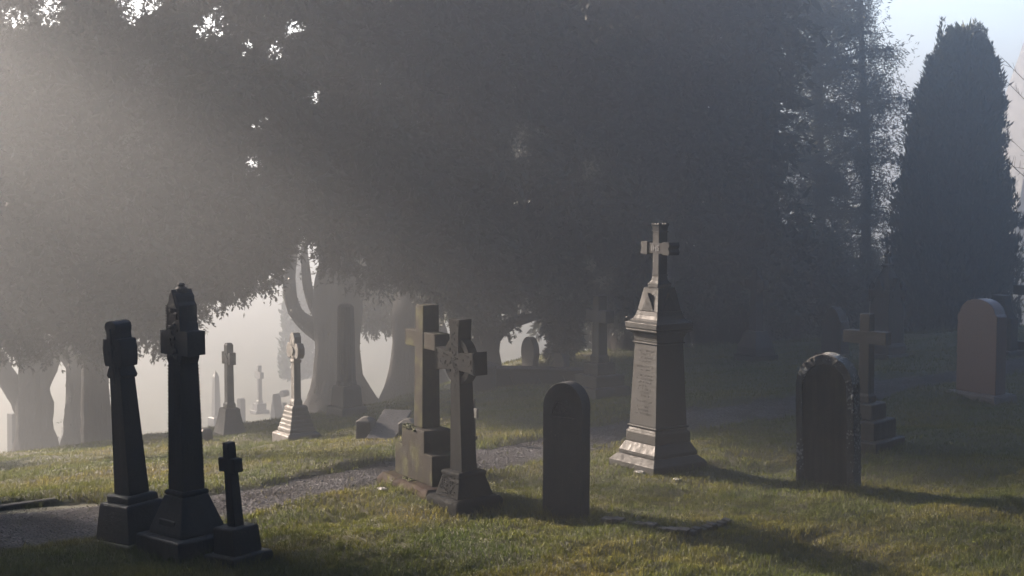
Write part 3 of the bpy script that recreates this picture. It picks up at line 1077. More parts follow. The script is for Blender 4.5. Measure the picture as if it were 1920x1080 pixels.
b = B(); box(b, -.265, .425, -.36, .3, -.25, h(824))
part('footing', b, FARST, t, .012)

# 7 broken column in front of the big trunk
t, k, loc = setup('broken_column_monument', 'round truncated stone column on a stepped base standing against the big forked trunk', 'monument', 650, 778, -50)
h = lambda r_: height(loc, 650, r_)
b = B(); loft(b, [(-.3, 78 * k / 2.8), (h(765), 78 * k / 2.8), (h(761), 74 * k / 2.8)]); loft(b, [(h(760.8), 62 * k / 2.8), (h(728), 56 * k / 2.8), (h(722), 50 * k / 2.8)])
part('base', b, FARST, t, .01)
b = B()
n_ = 32
prof = [(h(721.8), 19.5), (h(716), 19.5), (h(713), 18), (h(640), 16.8), (h(580), 15.6), (h(575), 15.2), (h(571), 11), (h(569.5), 5)]
rings = []
for z, r_ in prof:
    rings.append([b.verts.new((r_ * k * (1 - .05 * (i % 2)) * math.cos(2 * math.pi * i / n_), r_ * k * (1 - .05 * (i % 2)) * math.sin(2 * math.pi * i / n_), z)) for i in range(n_)])
b.faces.new(rings[0][::-1]); b.faces.new(rings[-1])
for r0, r1 in zip(rings, rings[1:]):
    for i in range(n_): b.faces.new((r0[i], r0[(i + 1) % n_], r1[(i + 1) % n_], r1[i]))
part('column', b, FARST, t)

# 27 faint column at left
t, k, loc = setup('faint_pillar_monument', 'faint square pillar on a broad base in front of the leftmost trunks', 'monument', 140, 838, -48)
h = lambda r_: height(loc, 140, r_)
q = lambda p: p * k / 2.8
b = B(); loft(b, [(-.3, q(66)), (h(818), q(64))]); loft(b, [(h(817.8), q(52)), (h(800), q(48))])
part('base', b, FARDK, t, .01)
b = B(); loft(b, [(h(799.8), q(32)), (h(728), q(26)), (h(726), q(32)), (h(720), q(32)), (h(714), q(12))])
part('shaft', b, FARDK, t, .008)
# 28 stub stone
t, k, loc = setup('stub_stone', 'low rough boundary stone half hidden behind the tallest black cross', 'boundary stone', 384, 830, -50)
b = B(); loft(b, [(-.2, .09, .08), (.17, .085, .075), (.21, .06, .05)])
part('block', b, FARDK, t, .012)

# distant stones on the low ground
def onfar(px, Y):
    X = (px - 960) / F * Y / CP
    return Vector((X, Y, float(ground(X, Y, False)) - .05))
L_ = onfar(402, 52)
t = thing('distant_obelisk', 'distant pale obelisk fading into bright mist left of the hazy crosses', 'obelisk', L_, -50)
hh = at(402, 694, 52).z - L_.z
b = B(); loft(b, [(-.3, .22), (.35, .22), (.4, .18)]); loft(b, [(.41, .125), (hh - .24, .085), (hh, .005)])
part('obelisk', b, FARDK, t, .01)
for nm, lb, px, Y, top, w, kd in (('distant_headstone', 'tiny pointed stone far off in the mist, left one of the pair', 516, 47, 738, .20, 'p'),
                                  ('distant_cross', 'tiny round headed cross far off in the mist, right one of the pair', 531, 47, 731, .15, 'c'),
                                  ('distant_slab', 'tiny slab far off in the mist between the two hazy crosses', 449, 50, 746, .22, 'a'),
                                  ('distant_pillar', 'pale upright pillar fading behind the leftmost forked trunk', 19, 40, 775, .30, 's')):
    L_ = onfar(px, Y)
    t = thing(nm, lb, 'gravestone', L_, -40)
    hh = at(px, top, Y).z - L_.z
    b = B()
    if kd == 'p': prism(b, [(-w * .8, -.2), (w * .8, -.2), (w * .55, hh * .6), (0, hh), (-w * .55, hh * .6)], -.16, .16)
    elif kd == 'c':
        loft(b, [(-.2, w * .9), (hh * .35, w * .75), (hh * .4, w * .4), (hh * .75, w * .35)])
        prism(b, [(w * .75 * math.cos(2 * math.pi * i / 16), hh - w * .75 + w * .75 * math.sin(2 * math.pi * i / 16)) for i in range(16)], -.12, .12)
    elif kd == 's': loft(b, [(-.2, w * .6), (hh * .3, w * .6), (hh * .32, w * .45), (hh, w * .4)])
    else: prism(b, [(x, z if i > 1 else -.2) for i, (x, z) in enumerate(arch(w, hh))], -.1, .1)
    part('stone', b, FARDK, t, .01)

# sunken grave kerb in the foreground grass
t, k, loc = setup('grave_kerb', 'sunken dark kerb of a grave in the grass right of the niche gravestone', 'grave kerb', 1245, 997, 0)
A_, Bc, D_ = hit(1130, 984), hit(1293, 1011), hit(1368, 990)
for P, Q, nm in ((A_, Bc, 'side_kerb'), (Bc, D_, 'end_kerb')):
    P, Q = P - loc, Q - loc
    d = (Q - P); d.z = 0; L0 = d.length; d.normalize()
    nrm = Vector((-d.y, d.x, 0))
    b = B()
    ns = 8
    for i in range(ns):
        p0, p1 = P + d * (L0 * i / ns), P + d * (L0 * (i + .97) / ns)
        hz = .062 + .012 * math.sin(i * 2.1)
        vs = [b.verts.new(v) for v in (p0 - nrm * .03 + Vector((0, 0, -.15)), p1 - nrm * .03 + Vector((0, 0, -.15)), p1 + nrm * .04 + Vector((0, 0, -.15)), p0 + nrm * .04 + Vector((0, 0, -.15)),
                                       p0 - nrm * .03 + Vector((0, 0, hz)), p1 - nrm * .03 + Vector((0, 0, hz)), p1 + nrm * .04 + Vector((0, 0, hz + .008)), p0 + nrm * .04 + Vector((0, 0, hz + .008)))]
        for f in ((3, 2, 1, 0), (4, 5, 6, 7), (0, 1, 5, 4), (1, 2, 6, 5), (2, 3, 7, 6), (3, 0, 4, 7)):
            b.faces.new([vs[j] for j in f])
    part(nm, b, BLACK, t, .006)
# path edge kerb at far left
t, k, loc = setup('path_kerb', 'dark sunken kerb along the path edge at the far left', 'kerb', 20, 955, 0)
P, Q = hit(-60, 966) - loc, hit(106, 940) - loc
d = Q - P; d.z = 0; L0 = d.length; d.normalize(); nrm = Vector((-d.y, d.x, 0))
b = B()
vs = [b.verts.new(v) for hz in (-.2, .045) for v in (P - nrm * .03 + Vector((0, 0, hz)), Q - nrm * .03 + Vector((0, 0, hz - .02 * (hz > 0))), Q + nrm * .05 + Vector((0, 0, hz - .02 * (hz > 0))), P + nrm * .05 + Vector((0, 0, hz)))]
for f in ((3, 2, 1, 0), (4, 5, 6, 7), (0, 1, 5, 4), (1, 2, 6, 5), (2, 3, 7, 6), (3, 0, 4, 7)):
    b.faces.new([vs[j] for j in f])
part('kerb', b, BLACK, t, .015)
# pale fragments
for px, py, r_, lb in ((1201, 889, .035, 'pale broken stone fragment at the foot of the sunlit pedestal'), (718, 921, .03, 'pale stone chip at the left corner of the rusty base'), (1270, 902, .022, 'flat pale stone chip in the grass before the sunlit pedestal')):
    loc = hit(px, py, True)
    b = B()
    bmesh.ops.create_icosphere(b, subdivisions=2, radius=1, matrix=Matrix.Diagonal((r_ * 2.2, r_ * 1.3, r_ * .8, 1)))
    jitter(b, r_ * .18)
    o = part('stone_fragment', b, PALE)
    o.location = loc + Vector((0, 0, .012))
    o.rotation_euler = (0, 0, -.7)
    meta(o, lb, 'stone chip')

# ------------------------------------------------------------------ trees
def tube(paths, seed=0, n=14, lump=.10, lobes=0.0):
    """paths: lists of (Vector, radius); swept, lumpy tubes in one mesh"""
    r = np.random.default_rng(seed)
    V, Fc, base = [], [], 0
    for P in paths:
        # refine
        pts, rad = [], []
        for (p0, r0), (p1, r1) in zip(P, P[1:]):
            m_ = max(2, int((p1 - p0).length / max(.12, .5 * r0)))
            for i in range(m_):
                u = i / m_
                pts.append(p0.lerp(p1, u)); rad.append(r0 + (r1 - r0) * (u * u * (3 - 2 * u)))
        pts.append(P[-1][0]); rad.append(P[-1][1])
        for _ in range(2):
            q = [pts[0]] + [(pts[i - 1] + pts[i] * 2 + pts[i + 1]) / 4 for i in range(1, len(pts) - 1)] + [pts[-1]]
            pts = q
        ph = r.uniform(0, 6.28, 4)
        for i, (p, ra) in enumerate(zip(pts, rad)):
            tan = (pts[min(i + 1, len(pts) - 1)] - pts[max(i - 1, 0)]).normalized()
            a = tan.cross(Vector((0, 1, .01))).normalized()
            bb = tan.cross(a)
            for j in range(n):
                an = 2 * math.pi * j / n
                u = i / max(1, len(pts) - 1)
                k_ = 1 + lump * (math.sin(3 * an + ph[0] + u * 3) * .5 + math.sin(5 * an + ph[1] - u * 5) * .35 + .3 * math.sin(u * 17 + ph[2] + 2 * an)) + r.uniform(-.055, .055)
                if lobes: k_ += lobes * max(.22, 1 - u * 4) * (.6 * math.sin(4 * an + ph[3] + u * 2) + .3 * math.sin(7 * an - u * 4) + .25 * math.sin(11 * an + u * 9))
                V.append(p + (a * math.cos(an) + bb * math.sin(an)) * ra * k_)
        for i in range(len(pts) - 1):
            for j in range(n):
                Fc.append((base + i * n + j, base + i * n + (j + 1) % n, base + (i + 1) * n + (j + 1) % n, base + (i + 1) * n + j))
        base += len(pts) * n
    return np.array([tuple(v) for v in V]), np.array(Fc)

def sprays(pos, dr, Ln, Wd):
    """kite shaped leaf sprays"""
    n_ = len(pos)
    rv = rng.normal(size=(n_, 3))
    side = np.cross(dr, rv)
    side /= np.linalg.norm(side, axis=1, keepdims=True) + 1e-9
    Ln, Wd = np.broadcast_to(Ln, (n_,))[:, None], np.broadcast_to(Wd, (n_,))[:, None]
    v = np.empty((n_, 4, 3))
    v[:, 0] = pos
    v[:, 1] = pos + dr * Ln * .45 + side * Wd * .5
    v[:, 2] = pos + dr * Ln
    v[:, 3] = pos + dr * Ln * .45 - side * Wd * .5
    return v.reshape(-1, 3), np.arange(4 * n_).reshape(-1, 4)

def unit(v): return v / (np.linalg.norm(v, axis=-1, keepdims=True) + 1e-9)

def blob_sprays(cen, rad, ntw, nlf, Lf, Wf, droop=.5, flat=.8):
    """twigs growing out of each blob centre, sprays along every twig"""
    nb_ = len(cen)
    d = unit(rng.normal(size=(nb_, ntw, 3)))
    d[..., 2] *= flat
    st = cen[:, None] + d * rad[:, None, None] * rng.uniform(.15, .6, (nb_, ntw, 1))
    dv = unit(d + rng.normal(size=d.shape) * .35 + np.array([0, 0, -droop]))
    ln = rad[:, None] * rng.uniform(.35, .75, (nb_, ntw))
    u = rng.uniform(0, 1, (nb_, ntw, nlf))
    p = st[:, :, None] + dv[:, :, None] * (ln[:, :, None] * u)[..., None]
    p[..., 2] -= .18 * ln[:, :, None] * u ** 2
    ld = unit(dv[:, :, None] + rng.normal(size=p.shape) * .55)
    return p.reshape(-1, 3), ld.reshape(-1, 3)

def project(p):
    x, y, z = p[:, 0], p[:, 1], p[:, 2] - CAMZ
    dpt = y * CP - z * SP
    up = y * SP + z * CP
    return 960 + F * x / dpt, 540 - F * up / dpt

# thin spots in the crowns where the sky glints through: (column, row, radius, strength)
HOLES = [(92, 18, 34, .9), (30, 40, 34, .6), (250, 6, 42, 1), (285, 8, 25, 1), (272, 125, 30, 1), (290, 155, 26, .95), (390, 40, 26, 1), (415, 55, 26, 1), (372, 60, 20, .9), (405, 15, 16, .9), (238, 255, 24, .97), (234, 300, 20, .9),
         (200, 80, 12, .8), (475, 308, 22, .9), (520, 95, 26, .75), (460, 90, 22, .7), (590, 180, 16, .8), (545, 50, 24, .7), (975, 250, 24, .85), (975, 282, 22, .9), (910, 250, 12, .8), (1108, 312, 26, .95), (1085, 4, 14, 1), (1138, 55, 10, .8),
         (1190, 278, 9, .8), (1105, 500, 16, .9), (1128, 530, 20, .95), (1025, 500, 10, .8), (480, 240, 16, .6), (505, 420, 9, .8), (553, 505, 22, 1), (565, 575, 24, 1), (545, 545, 14, .9), (610, 560, 16, .9), (1240, 250, 10, .6), (1270, 120, 10, .6), (1180, 140, 12, .5), (1330, 200, 9, .5)]

HOLES = [(a, b, c * (.72 if b < 110 and a < 600 else .9), d) for a, b, c, d in HOLES]

def thin(p):
    X, Y = project(p)
    # the crown nearest the sun is thin and lets the bright mist through
    q = np.clip(np.hypot((X + 60) / 1.0, (Y + 80) / 1.35) / 400, 0, 1)
    keep = rng.random(len(p)) < .72 * (1 / .72) ** (q ** 1.3)
    for hx, hy, hr, st in HOLES:
        d = ((X - hx) ** 2 + (Y - hy) ** 2) / hr ** 2
        nz = np.sin(X * .55 + 1.7 * np.sin(Y * .21)) + np.sin(Y * .61 + 1.9 * np.sin(X * .17)) + .8 * np.sin((X + Y) * .33) + .8 * np.sin((X - 1.3 * Y) * .41)
        keep &= ~((d < 1.2) & (nz > -.7 + 1.7 * d - .9 * (st - .85)) & (rng.random(len(p)) < .995))
    return keep

bot_x = [-260, -60, 0, 40, 95, 130, 200, 225, 250, 292, 312, 335, 385, 405, 440, 480, 530, 548, 575, 600, 672, 680, 750, 800, 860, 940, 962, 992, 1008, 1095, 1140, 1300, 1350, 1452, 1480, 1520, 1600]
bot_y = [640, 690, 698, 690, 668, 690, 690, 690, 690, 690, 655, 620, 612, 625, 575, 566, 555, 480, 470, 520, 530, 540, 560, 600, 640, 640, 612, 596, 590, 600, 640, 640, 630, 640, 655, 660, 640]
dep_x = [-260, 0, 200, 420, 640, 900, 1200, 1450, 1600]
dep_y = [25.0, 25.2, 25.2, 25.6, 26.5, 29.5, 32, 33.5, 34]
TREES = [('forked_yew_tree', 'leftmost dark yew forking low into two stems beside the frame edge', -300, 112),
         ('spreading_yew_tree', 'broad straight trunk yew with a drooping bough behind the leftmost leaning cross', 112, 425),
         ('great_yew_tree', 'biggest yew with a flared trunk and a limb curling up on its left', 425, 718),
         ('flared_yew_tree', 'yew with a wide flared trunk behind the plain brown cross', 718, 862),
         ('arching_yew_tree', 'yew whose bough arches over the egg shaped gravestone', 862, 1010),
         ('shadowed_yew_tree', 'dark yew behind the sunlit pedestal monument', 1010, 1292),
         ('buttressed_yew_tree', 'dark yew with a slanting buttressed trunk behind the dim ringed cross', 1292, 1600)]
crown_pts = {n_[0]: [] for n_ in TREES}
cx, cr = [], []
x = -120.0
while x < 1455:
    Yd = np.interp(x, dep_x, dep_y)
    mp_ = Yd / F
    by = np.interp(x, bot_x, bot_y)
    zb = at(x, by, Yd).z
    z = zb + .42
    lowest = True
    while z < 7.0:
        ro = .5 if lowest else .72
        for lay in range(3 if lowest else 5):
            jx = rng.uniform(-.35, .35)
            jy = rng.uniform(-1.6, 1.6)
            cx.append(((x - 960) / F * Yd + jx * (.4 if lowest else 1), Yd + jy, z + rng.uniform(-.1, .25) + (jy * -.12)))
            cr.append(ro * rng.uniform(.8, 1.15))
        z += .55 if lowest else .85
        lowest = False
    x += .62 / mp_
cx, cr = np.array(cx), np.array(cr)
pos, dr = blob_sprays(cx, cr, 34, 22, 0, 0)
kp = thin(pos)
X_, Y_ = project(pos)
kp &= Y_ < np.interp(X_, bot_x, bot_y) + 16 + 22 * np.abs(np.sin(X_ * .11) * np.sin(X_ * .031 + 1))
pos, dr, X_ = pos[kp], dr[kp], X_[kp]
# coarse high crown above the picture: shades the ground and the fog as the real crowns do
hx, hr = [], []
x = -120.0
while x < 1420:
    Yd = np.interp(x, dep_x, dep_y)
    for z in np.arange(7.3, 12.5 + 1.5 * math.sin(x * .013), 1.2):
        for lay in range(2):
            hx.append(((x - 960) / F * Yd + rng.uniform(-.4, .4), Yd + rng.uniform(-1.6, 1.6), z + rng.uniform(-.3, .3)))
            hr.append(1.1)
    x += 1.0 / (Yd / F)
hp, hd_ = blob_sprays(np.array(hx), np.array(hr), 22, 9, 0, 0)
hX = project(hp)[0]

def world(px, py, Y, r_px):
    p = at(px, py, Y)
    return (p, r_px * Y / F)

TR = {
 'forked_yew_tree': [[(66, 845, 46), (66, 822, 36), (64, 790, 31), (64, 755, 33), (62, 725, 25), (60, 690, 24), (66, 640, 24), (70, 560, 22), (70, 400, 16)],
                     [(58, 775, 24), (30, 735, 21), (2, 695, 19), (-22, 650, 18), (-40, 560, 16)],
                     [(70, 730, 18), (92, 690, 16), (108, 640, 14), (112, 560, 10)]],
 'spreading_yew_tree': [[(168, 850, 62), (166, 825, 52), (163, 795, 43), (161, 740, 37), (160, 690, 38), (162, 640, 40), (165, 560, 36), (170, 420, 26)],
                        [(150, 690, 20), (128, 660, 22), (118, 600, 18)], [(180, 660, 20), (230, 600, 16), (290, 560, 11), (330, 540, 6)]],
 'great_yew_tree': [[(645, 800, 98), (642, 775, 82), (638, 745, 62), (636, 705, 46), (636, 650, 40), (636, 600, 42), (634, 555, 44), (634, 490, 36), (640, 360, 26)],
                    [(612, 625, 22), (580, 612, 17), (557, 592, 13), (545, 565, 12), (542, 535, 12), (545, 500, 11), (552, 440, 9), (540, 380, 6)],
                    [(606, 600, 13), (588, 578, 10), (578, 545, 9), (574, 510, 8), (570, 460, 6)],
                    [(610, 590, 12), (603, 560, 9), (610, 530, 10), (618, 490, 9)],
                    [(548, 520, 7), (500, 535, 5), (450, 552, 4), (405, 585, 2)], [(660, 560, 18), (690, 520, 12), (720, 470, 8)]],
 'flared_yew_tree': [[(782, 775, 92), (780, 742, 70), (778, 705, 50), (778, 640, 42), (782, 560, 40), (785, 470, 30)]],
 'arching_yew_tree': [[(900, 740, 58), (898, 705, 46), (897, 660, 40), (895, 610, 38), (890, 540, 34), (888, 450, 22)],
                      [(920, 640, 14), (945, 612, 11), (975, 600, 9), (1005, 592, 7), (1030, 590, 5)], [(930, 618, 9), (960, 600, 7), (985, 590, 5)]],
 'shadowed_yew_tree': [[(1225, 730, 100), (1222, 700, 84), (1218, 660, 76), (1215, 600, 70), (1215, 500, 50)], [(1150, 710, 16), (1152, 640, 15), (1160, 560, 16)]],
 'buttressed_yew_tree': [[(1405, 720, 80), (1398, 690, 62), (1392, 650, 58), (1385, 600, 60), (1380, 500, 44)], [(1350, 700, 12), (1330, 665, 16), (1312, 630, 22), (1305, 580, 20)]],
}
TD = {}
for nm, lb, x0, x1 in TREES:
    bp = TR[nm][0][1]
    g = hit(bp[0], min(bp[1], 830) - 14)
    Yd = min(g.y, 34) + 1.1
    if nm in ('shadowed_yew_tree', 'buttressed_yew_tree', 'arching_yew_tree'):
        Yd = float(np.interp(bp[0], dep_x, dep_y))
    TD[nm] = Yd
    o = thing(nm, lb, 'tree', (at(bp[0], bp[1], Yd).x, Yd, float(ground(at(bp[0], bp[1], Yd).x, Yd, False))))
    paths = [[world(a, b_, Yd, r_) for a, b_, r_ in P] for P in TR[nm]]
    p0 = paths[0][0][0]
    gz = float(ground(p0.x, Yd, False)) - .25
    if p0.z > gz: paths[0].insert(0, (Vector((p0.x, Yd, gz)), paths[0][0][1] * 1.08))
    v, f = tube(paths, len(nm), 30, .12, .2)
    v -= np.array(o.location)
    npmesh('trunk', v, f, BARK, o, smooth=True)
    if nm in ('great_yew_tree', 'spreading_yew_tree'):
        n_e = 1500
        pick = rng.integers(0, len(v), n_e)
        low = rng.random(n_e) < .8
        vv = v[pick] + np.array(o.location)
        ok = fieldnoise(vv[:, 0] * 3, vv[:, 2] * 2, .9, 17) > .05
        eP = (vv + rng.normal(size=(n_e, 3)) * .05)[ok]
        eD = unit(rng.normal(size=eP.shape) + np.array([0, -.2, -.4]))
    else:
        eP = np.zeros((0, 3)); eD = np.zeros((0, 3))
    sel = (X_ >= x0) & (X_ < x1)
    hs = (hX >= x0) & (hX < x1)
    px_, py_ = project(pos[sel])
    near_edge = np.interp(px_, bot_x, bot_y) - py_ < 60
    gl = np.zeros(len(px_), bool)
    for hx_, hy_, hr_, st_ in HOLES:
        gl |= (px_ - hx_) ** 2 + (py_ - hy_) ** 2 < (1.5 * hr_) ** 2
    big = np.where(near_edge | gl, .66, 1 + 1.1 * (rng.random(sel.sum()) > .8))
    a, fa = sprays(pos[sel], dr[sel], rng.uniform(.07, .16, sel.sum()) * big, rng.uniform(.028, .06, sel.sum()) * big)
    c_, fc = sprays(hp[hs], hd_[hs], rng.uniform(.3, .55, hs.sum()), rng.uniform(.14, .24, hs.sum()))
    e_v, e_f = sprays(eP, eD, rng.uniform(.05, .12, len(eP)), rng.uniform(.03, .06, len(eP)))
    npmesh('crown', np.concatenate([a, c_, e_v]) - np.array(o.location), np.concatenate([fa, fc + len(a), e_f + len(a) + len(c_)]), YEW, o)

def tree_obj(name, label, loc, trunk_paths, P, D, Ln, Wd, mat, seed):
    o = thing(name, label, 'tree', loc)
    if trunk_paths:
        v, f = tube(trunk_paths, seed, 12, .08, .1)
        npmesh('trunk', v - np.array(loc), f, BARK, o, smooth=True)
    a, fa = sprays(P, D, Ln, Wd)
    npmesh('crown', a - np.array(loc), fa, mat, o)
    return o

# drooping clipped yew by the arched stone
g = hit(1052, 690)
Yd = g.y + 1.0
base = Vector((at(1052, 690, Yd).x, Yd, float(ground(at(1052, 690, Yd).x, Yd, False))))
pc, pr = [], []
for i in range(46):
    py = rng.uniform(560, 660)
    half = np.interp(py, [560, 600, 630, 665], [46, 44, 36, 14])
    px = 1052 + rng.uniform(-1, 1) * half * .75
    pc.append(tuple(at(px, py, Yd + rng.uniform(-.35, .35)))); pr.append(.24)
p, d = blob_sprays(np.array(pc), np.array(pr), 20, 16, 0, 0, droop=.9)
tree_obj('clipped_yew_tree', 'small clipped yew with a pointed drooping crown above the arched gravestone', base,
         [[(base + Vector((0, 0, -.2)), .11), (base + Vector((0, 0, .3)), .08), (base + Vector((0, 0, 1.2)), .06)]], p, d, rng.uniform(.06, .12, len(p)), rng.uniform(.02, .04, len(p)), YEW, 3)

# pale bushy tree further off between the two flared trunks
Yd = 40
base = Vector((at(720, 640, Yd).x, Yd, float(ground(at(720, 640, Yd).x, Yd, False))))
pc, pr = [], []
for i in range(60):
    py = rng.uniform(470, 600)
    px = 715 + rng.uniform(-1, 1) * 60
    pc.append(tuple(at(px, py, Yd + rng.uniform(-.8, .8)))); pr.append(.5)
p, d = blob_sprays(np.array(pc), np.array(pr), 20, 14, 0, 0, droop=.6)
tree_obj('misty_bush_tree', 'pale misty tree hanging between the two flared yew trunks further off', base,
         [[(base + Vector((1.7, 0, -.2)), .16), (base + Vector((1.6, 0, 3)), .13), (base + Vector((.4, 0, 7)), .08)]], p, d, rng.uniform(.12, .22, len(p)), rng.uniform(.04, .07, len(p)), YEW, 4)

# distant conifer fading behind the big trunk
Yd = 60
base = Vector((at(556, 640, Yd).x, Yd, float(ground(at(556, 640, Yd).x, Yd, False))))
hz = rng.uniform(0, 1, 9000)
Hc = at(556, 470, Yd).z - base.z
an = rng.uniform(0, 6.28, 9000)
rd = (1 - hz ** 2.2) * .62 * np.sqrt(rng.random(9000)) * (1 + .2 * np.sin(an * 5 + hz * 30))
P = np.stack([base.x + rd * np.cos(an), base.y + rd * np.sin(an), base.z + .8 + hz * (Hc - .8)], -1)
tree_obj('distant_conifer', 'distant narrow conifer almost lost in bright mist left of the big trunk', base,
         [[(base + Vector((0, 0, -.2)), .15), (base + Vector((0, 0, Hc * .7)), .06)]], P, unit(rng.normal(size=P.shape) * .5 + np.array([0, 0, .8])), .3, .12, CYP, 5)

# thin slanted tree at right
Yd = 36.0
b0, b1 = at(1484, 690, Yd), at(1500, 600, Yd)
base = Vector((b0.x, Yd, float(ground(b0.x, Yd, False))))
pc = np.array([tuple(at(1500 + rng.uniform(-70, 70), rng.uniform(430, 632), Yd + rng.uniform(-.8, .8))) for _ in range(70)])
p, d = blob_sprays(pc, np.full(70, .5), 22, 14, 0, 0, droop=.6)
kk = project(p)[1] < 655
tree_obj('slender_tree', 'slender slanting tree beside the bright slit of mist at right', base,
         [[(base + Vector((0, 0, -.3)), .20), (b0, .17), (b1, .13), (at(1510, 480, Yd), .1)]], p[kk], d[kk], rng.uniform(.1, .2, kk.sum()), rng.uniform(.035, .07, kk.sum()), YEW, 6)

# open fir with sky showing through
Yd = 41.0
b0 = at(1625, 650, Yd)
base = Vector((b0.x, Yd, float(ground(b0.x, Yd, False))))
def rx(py): return np.interp(py, [-200, 0, 40, 90, 140, 200, 260, 330, 420, 560, 640], [1560, 1640, 1668, 1700, 1722, 1716, 1706, 1690, 1680, 1670, 1660])
paths = [[(base + Vector((0, 0, -.3)), .20), (at(1628, 560, Yd), .16), (at(1623, 420, Yd), .13), (at(1626, 300, Yd), .11), (at(1616, 130, Yd), .085), (at(1614, 0, Yd), .06), (at(1600, -260, Yd), .04)],
         [(base + Vector((-1.1, .3, -.3)), .18), (at(1540, 500, Yd + .3), .15), (at(1535, 200, Yd + .3), .11), (at(1530, -260, Yd + .3), .05)]]
P, D = [], []
for py in np.arange(-260, 640, 13):
    for side in range(9):
        a = rng.uniform(0, 6.28)
        tx = 1620 if side % 3 else 1533
        cxp = np.interp(py, [-260, 640], [tx - 18, tx + 4])
        reach = (rx(py) - cxp) if math.cos(a) > 0 else (cxp - 1440)
        if tx == 1533 and math.cos(a) > 0: reach = 120
        reach = max(reach, 12)
        ln = reach * Yd / F * rng.uniform(.45, 1.05)
        st = at(cxp, py + rng.uniform(-30, 30), Yd)
        tip = st + Vector((ln * math.cos(a), min(2.2, ln) * math.sin(a), -ln * rng.uniform(-.25, .5)))
        if side % 3 == 0 or rng.random() < .5:
            paths.append([(st, .028), (st.lerp(tip, .5) + Vector((0, 0, .06)), .018), (tip, .006)])
        m_ = int(ln * rng.uniform(30, 80) * (1.0 if tx == 1620 else 1.5))
        u = rng.uniform(.2, 1.02, m_) ** .8
        pp = np.array(st)[None] + (np.array(tip - st))[None] * u[:, None] + rng.normal(size=(m_, 3)) * (.06 + .13 * u[:, None]) * np.array([1, 1, 1.0])
        P.append(pp); D.append(unit(np.array((tip - st).normalized())[None] * .7 + rng.normal(size=(m_, 3)) * .7 + np.array([0, 0, -.1])))
P, D = np.concatenate(P), np.concatenate(D)
# leaf tufts round each twig point
rep = 4
P = np.repeat(P, rep, 0) + rng.normal(size=(len(P) * rep, 3)) * .035
D = unit(np.repeat(D, rep, 0) + rng.normal(size=(len(D) * rep, 3)) * .5)
tree_obj('open_fir_tree', 'tall airy fir with bright sky showing between its branches', base, paths, P, D, rng.uniform(.06, .15, len(P)), rng.uniform(.016, .034, len(P)), PINE, 7)

# column conifer
Yd = 35.0
rows_ = [62, 80, 100, 130, 180, 220, 270, 340, 440, 530, 600, 650, 690]
lx = [1792, 1774, 1759, 1740, 1722, 1708, 1698, 1690, 1680, 1672, 1666, 1664, 1668]
rxx = [1808, 1824, 1839, 1858, 1864, 1868, 1872, 1882, 1894, 1902, 1902, 1899, 1893]
b0 = at(1785, 660, Yd)
base = Vector((b0.x, Yd, float(ground(b0.x, Yd, False))))
nP = 95000
row = rng.uniform(72, 690, nP)
an = rng.uniform(0, 6.28, nP)
l_, r_ = np.interp(row, rows_, lx), np.interp(row, rows_, rxx)
lump = .10 * np.sin(an * 4 + row * .021) + .09 * np.sin(an * 9 - row * .05) + .09 * np.sin(an * 15 + row * .09) + .07 * np.sin(an * 2 + row * .17) + .05 * np.sin(an * 6 + row * .33)
shell = np.where(rng.random(nP) < .75, rng.uniform(.80, 1.0, nP), rng.uniform(.2, .85, nP)) * (.92 + lump)
cxw = ((l_ + r_) / 2 - 960) / F * Yd
hw_ = (r_ - l_) / 2 / F * Yd
zr = CAMZ - (row - 330) / F * Yd
P = np.stack([cxw + hw_ * shell * np.cos(an), Yd + hw_ * shell * np.sin(an), zr + rng.normal(size=nP) * .05], -1)
D = unit(np.stack([np.cos(an) * .35, np.sin(an) * .35, np.full(nP, 1.0)], -1) + rng.normal(size=(nP, 3)) * .35)
Ln, Wd = rng.uniform(.10, .22, nP), rng.uniform(.03, .06, nP)
# upright flame shaped tips standing out of the outline
fl, fd = [], []
for i in range(330):
    rw = rng.uniform(70, 640) if i > 60 else rng.uniform(80, 135)
    a = rng.uniform(0, 6.28)
    l0, r0 = np.interp(rw, rows_, lx), np.interp(rw, rows_, rxx)
    s_ = rng.uniform(.82, 1.07) if i > 60 else rng.uniform(.1, 1)
    c0 = np.array([((l0 + r0) / 2 - 960) / F * Yd + (r0 - l0) / 2 / F * Yd * s_ * math.cos(a), Yd + (r0 - l0) / 2 / F * Yd * s_ * math.sin(a), CAMZ - (rw - 330) / F * Yd])
    hgt_ = rng.uniform(.25, .6) * (1.6 if rng.random() > .85 and i > 60 else .6 if i <= 60 else 1)
    m_ = int(170 * hgt_)
    u = rng.random(m_)
    ang = rng.uniform(0, 6.28, m_)
    rr_ = .19 * hgt_ * (1 - u) ** .7 * np.sqrt(rng.random(m_)) * 1.3
    fl.append(c0[None] + np.stack([rr_ * np.cos(ang) + u * .06 * math.cos(a), rr_ * np.sin(ang) + u * .06 * math.sin(a), u * hgt_ - .12], -1))
    fd.append(unit(np.stack([np.cos(ang) * .3, np.sin(ang) * .3, np.ones(m_)], -1) + rng.normal(size=(m_, 3)) * .25))
fl, fd = np.concatenate(fl), np.concatenate(fd)
big = rng.integers(0, nP, 9000)
P3 = np.stack([cxw[big] + hw_[big] * .6 * np.cos(an[big]) * rng.random(9000), Yd + hw_[big] * .6 * np.sin(an[big]) * rng.random(9000), zr[big]], -1)
Pa = np.concatenate([P, fl, P3])
Da = np.concatenate([D, fd, unit(rng.normal(size=(9000, 3)))])
La = np.concatenate([Ln, rng.uniform(.07, .15, len(fl)), rng.uniform(.3, .5, 9000)])
Wa = np.concatenate([Wd, rng.uniform(.02, .04, len(fl)), rng.uniform(.12, .2, 9000)])
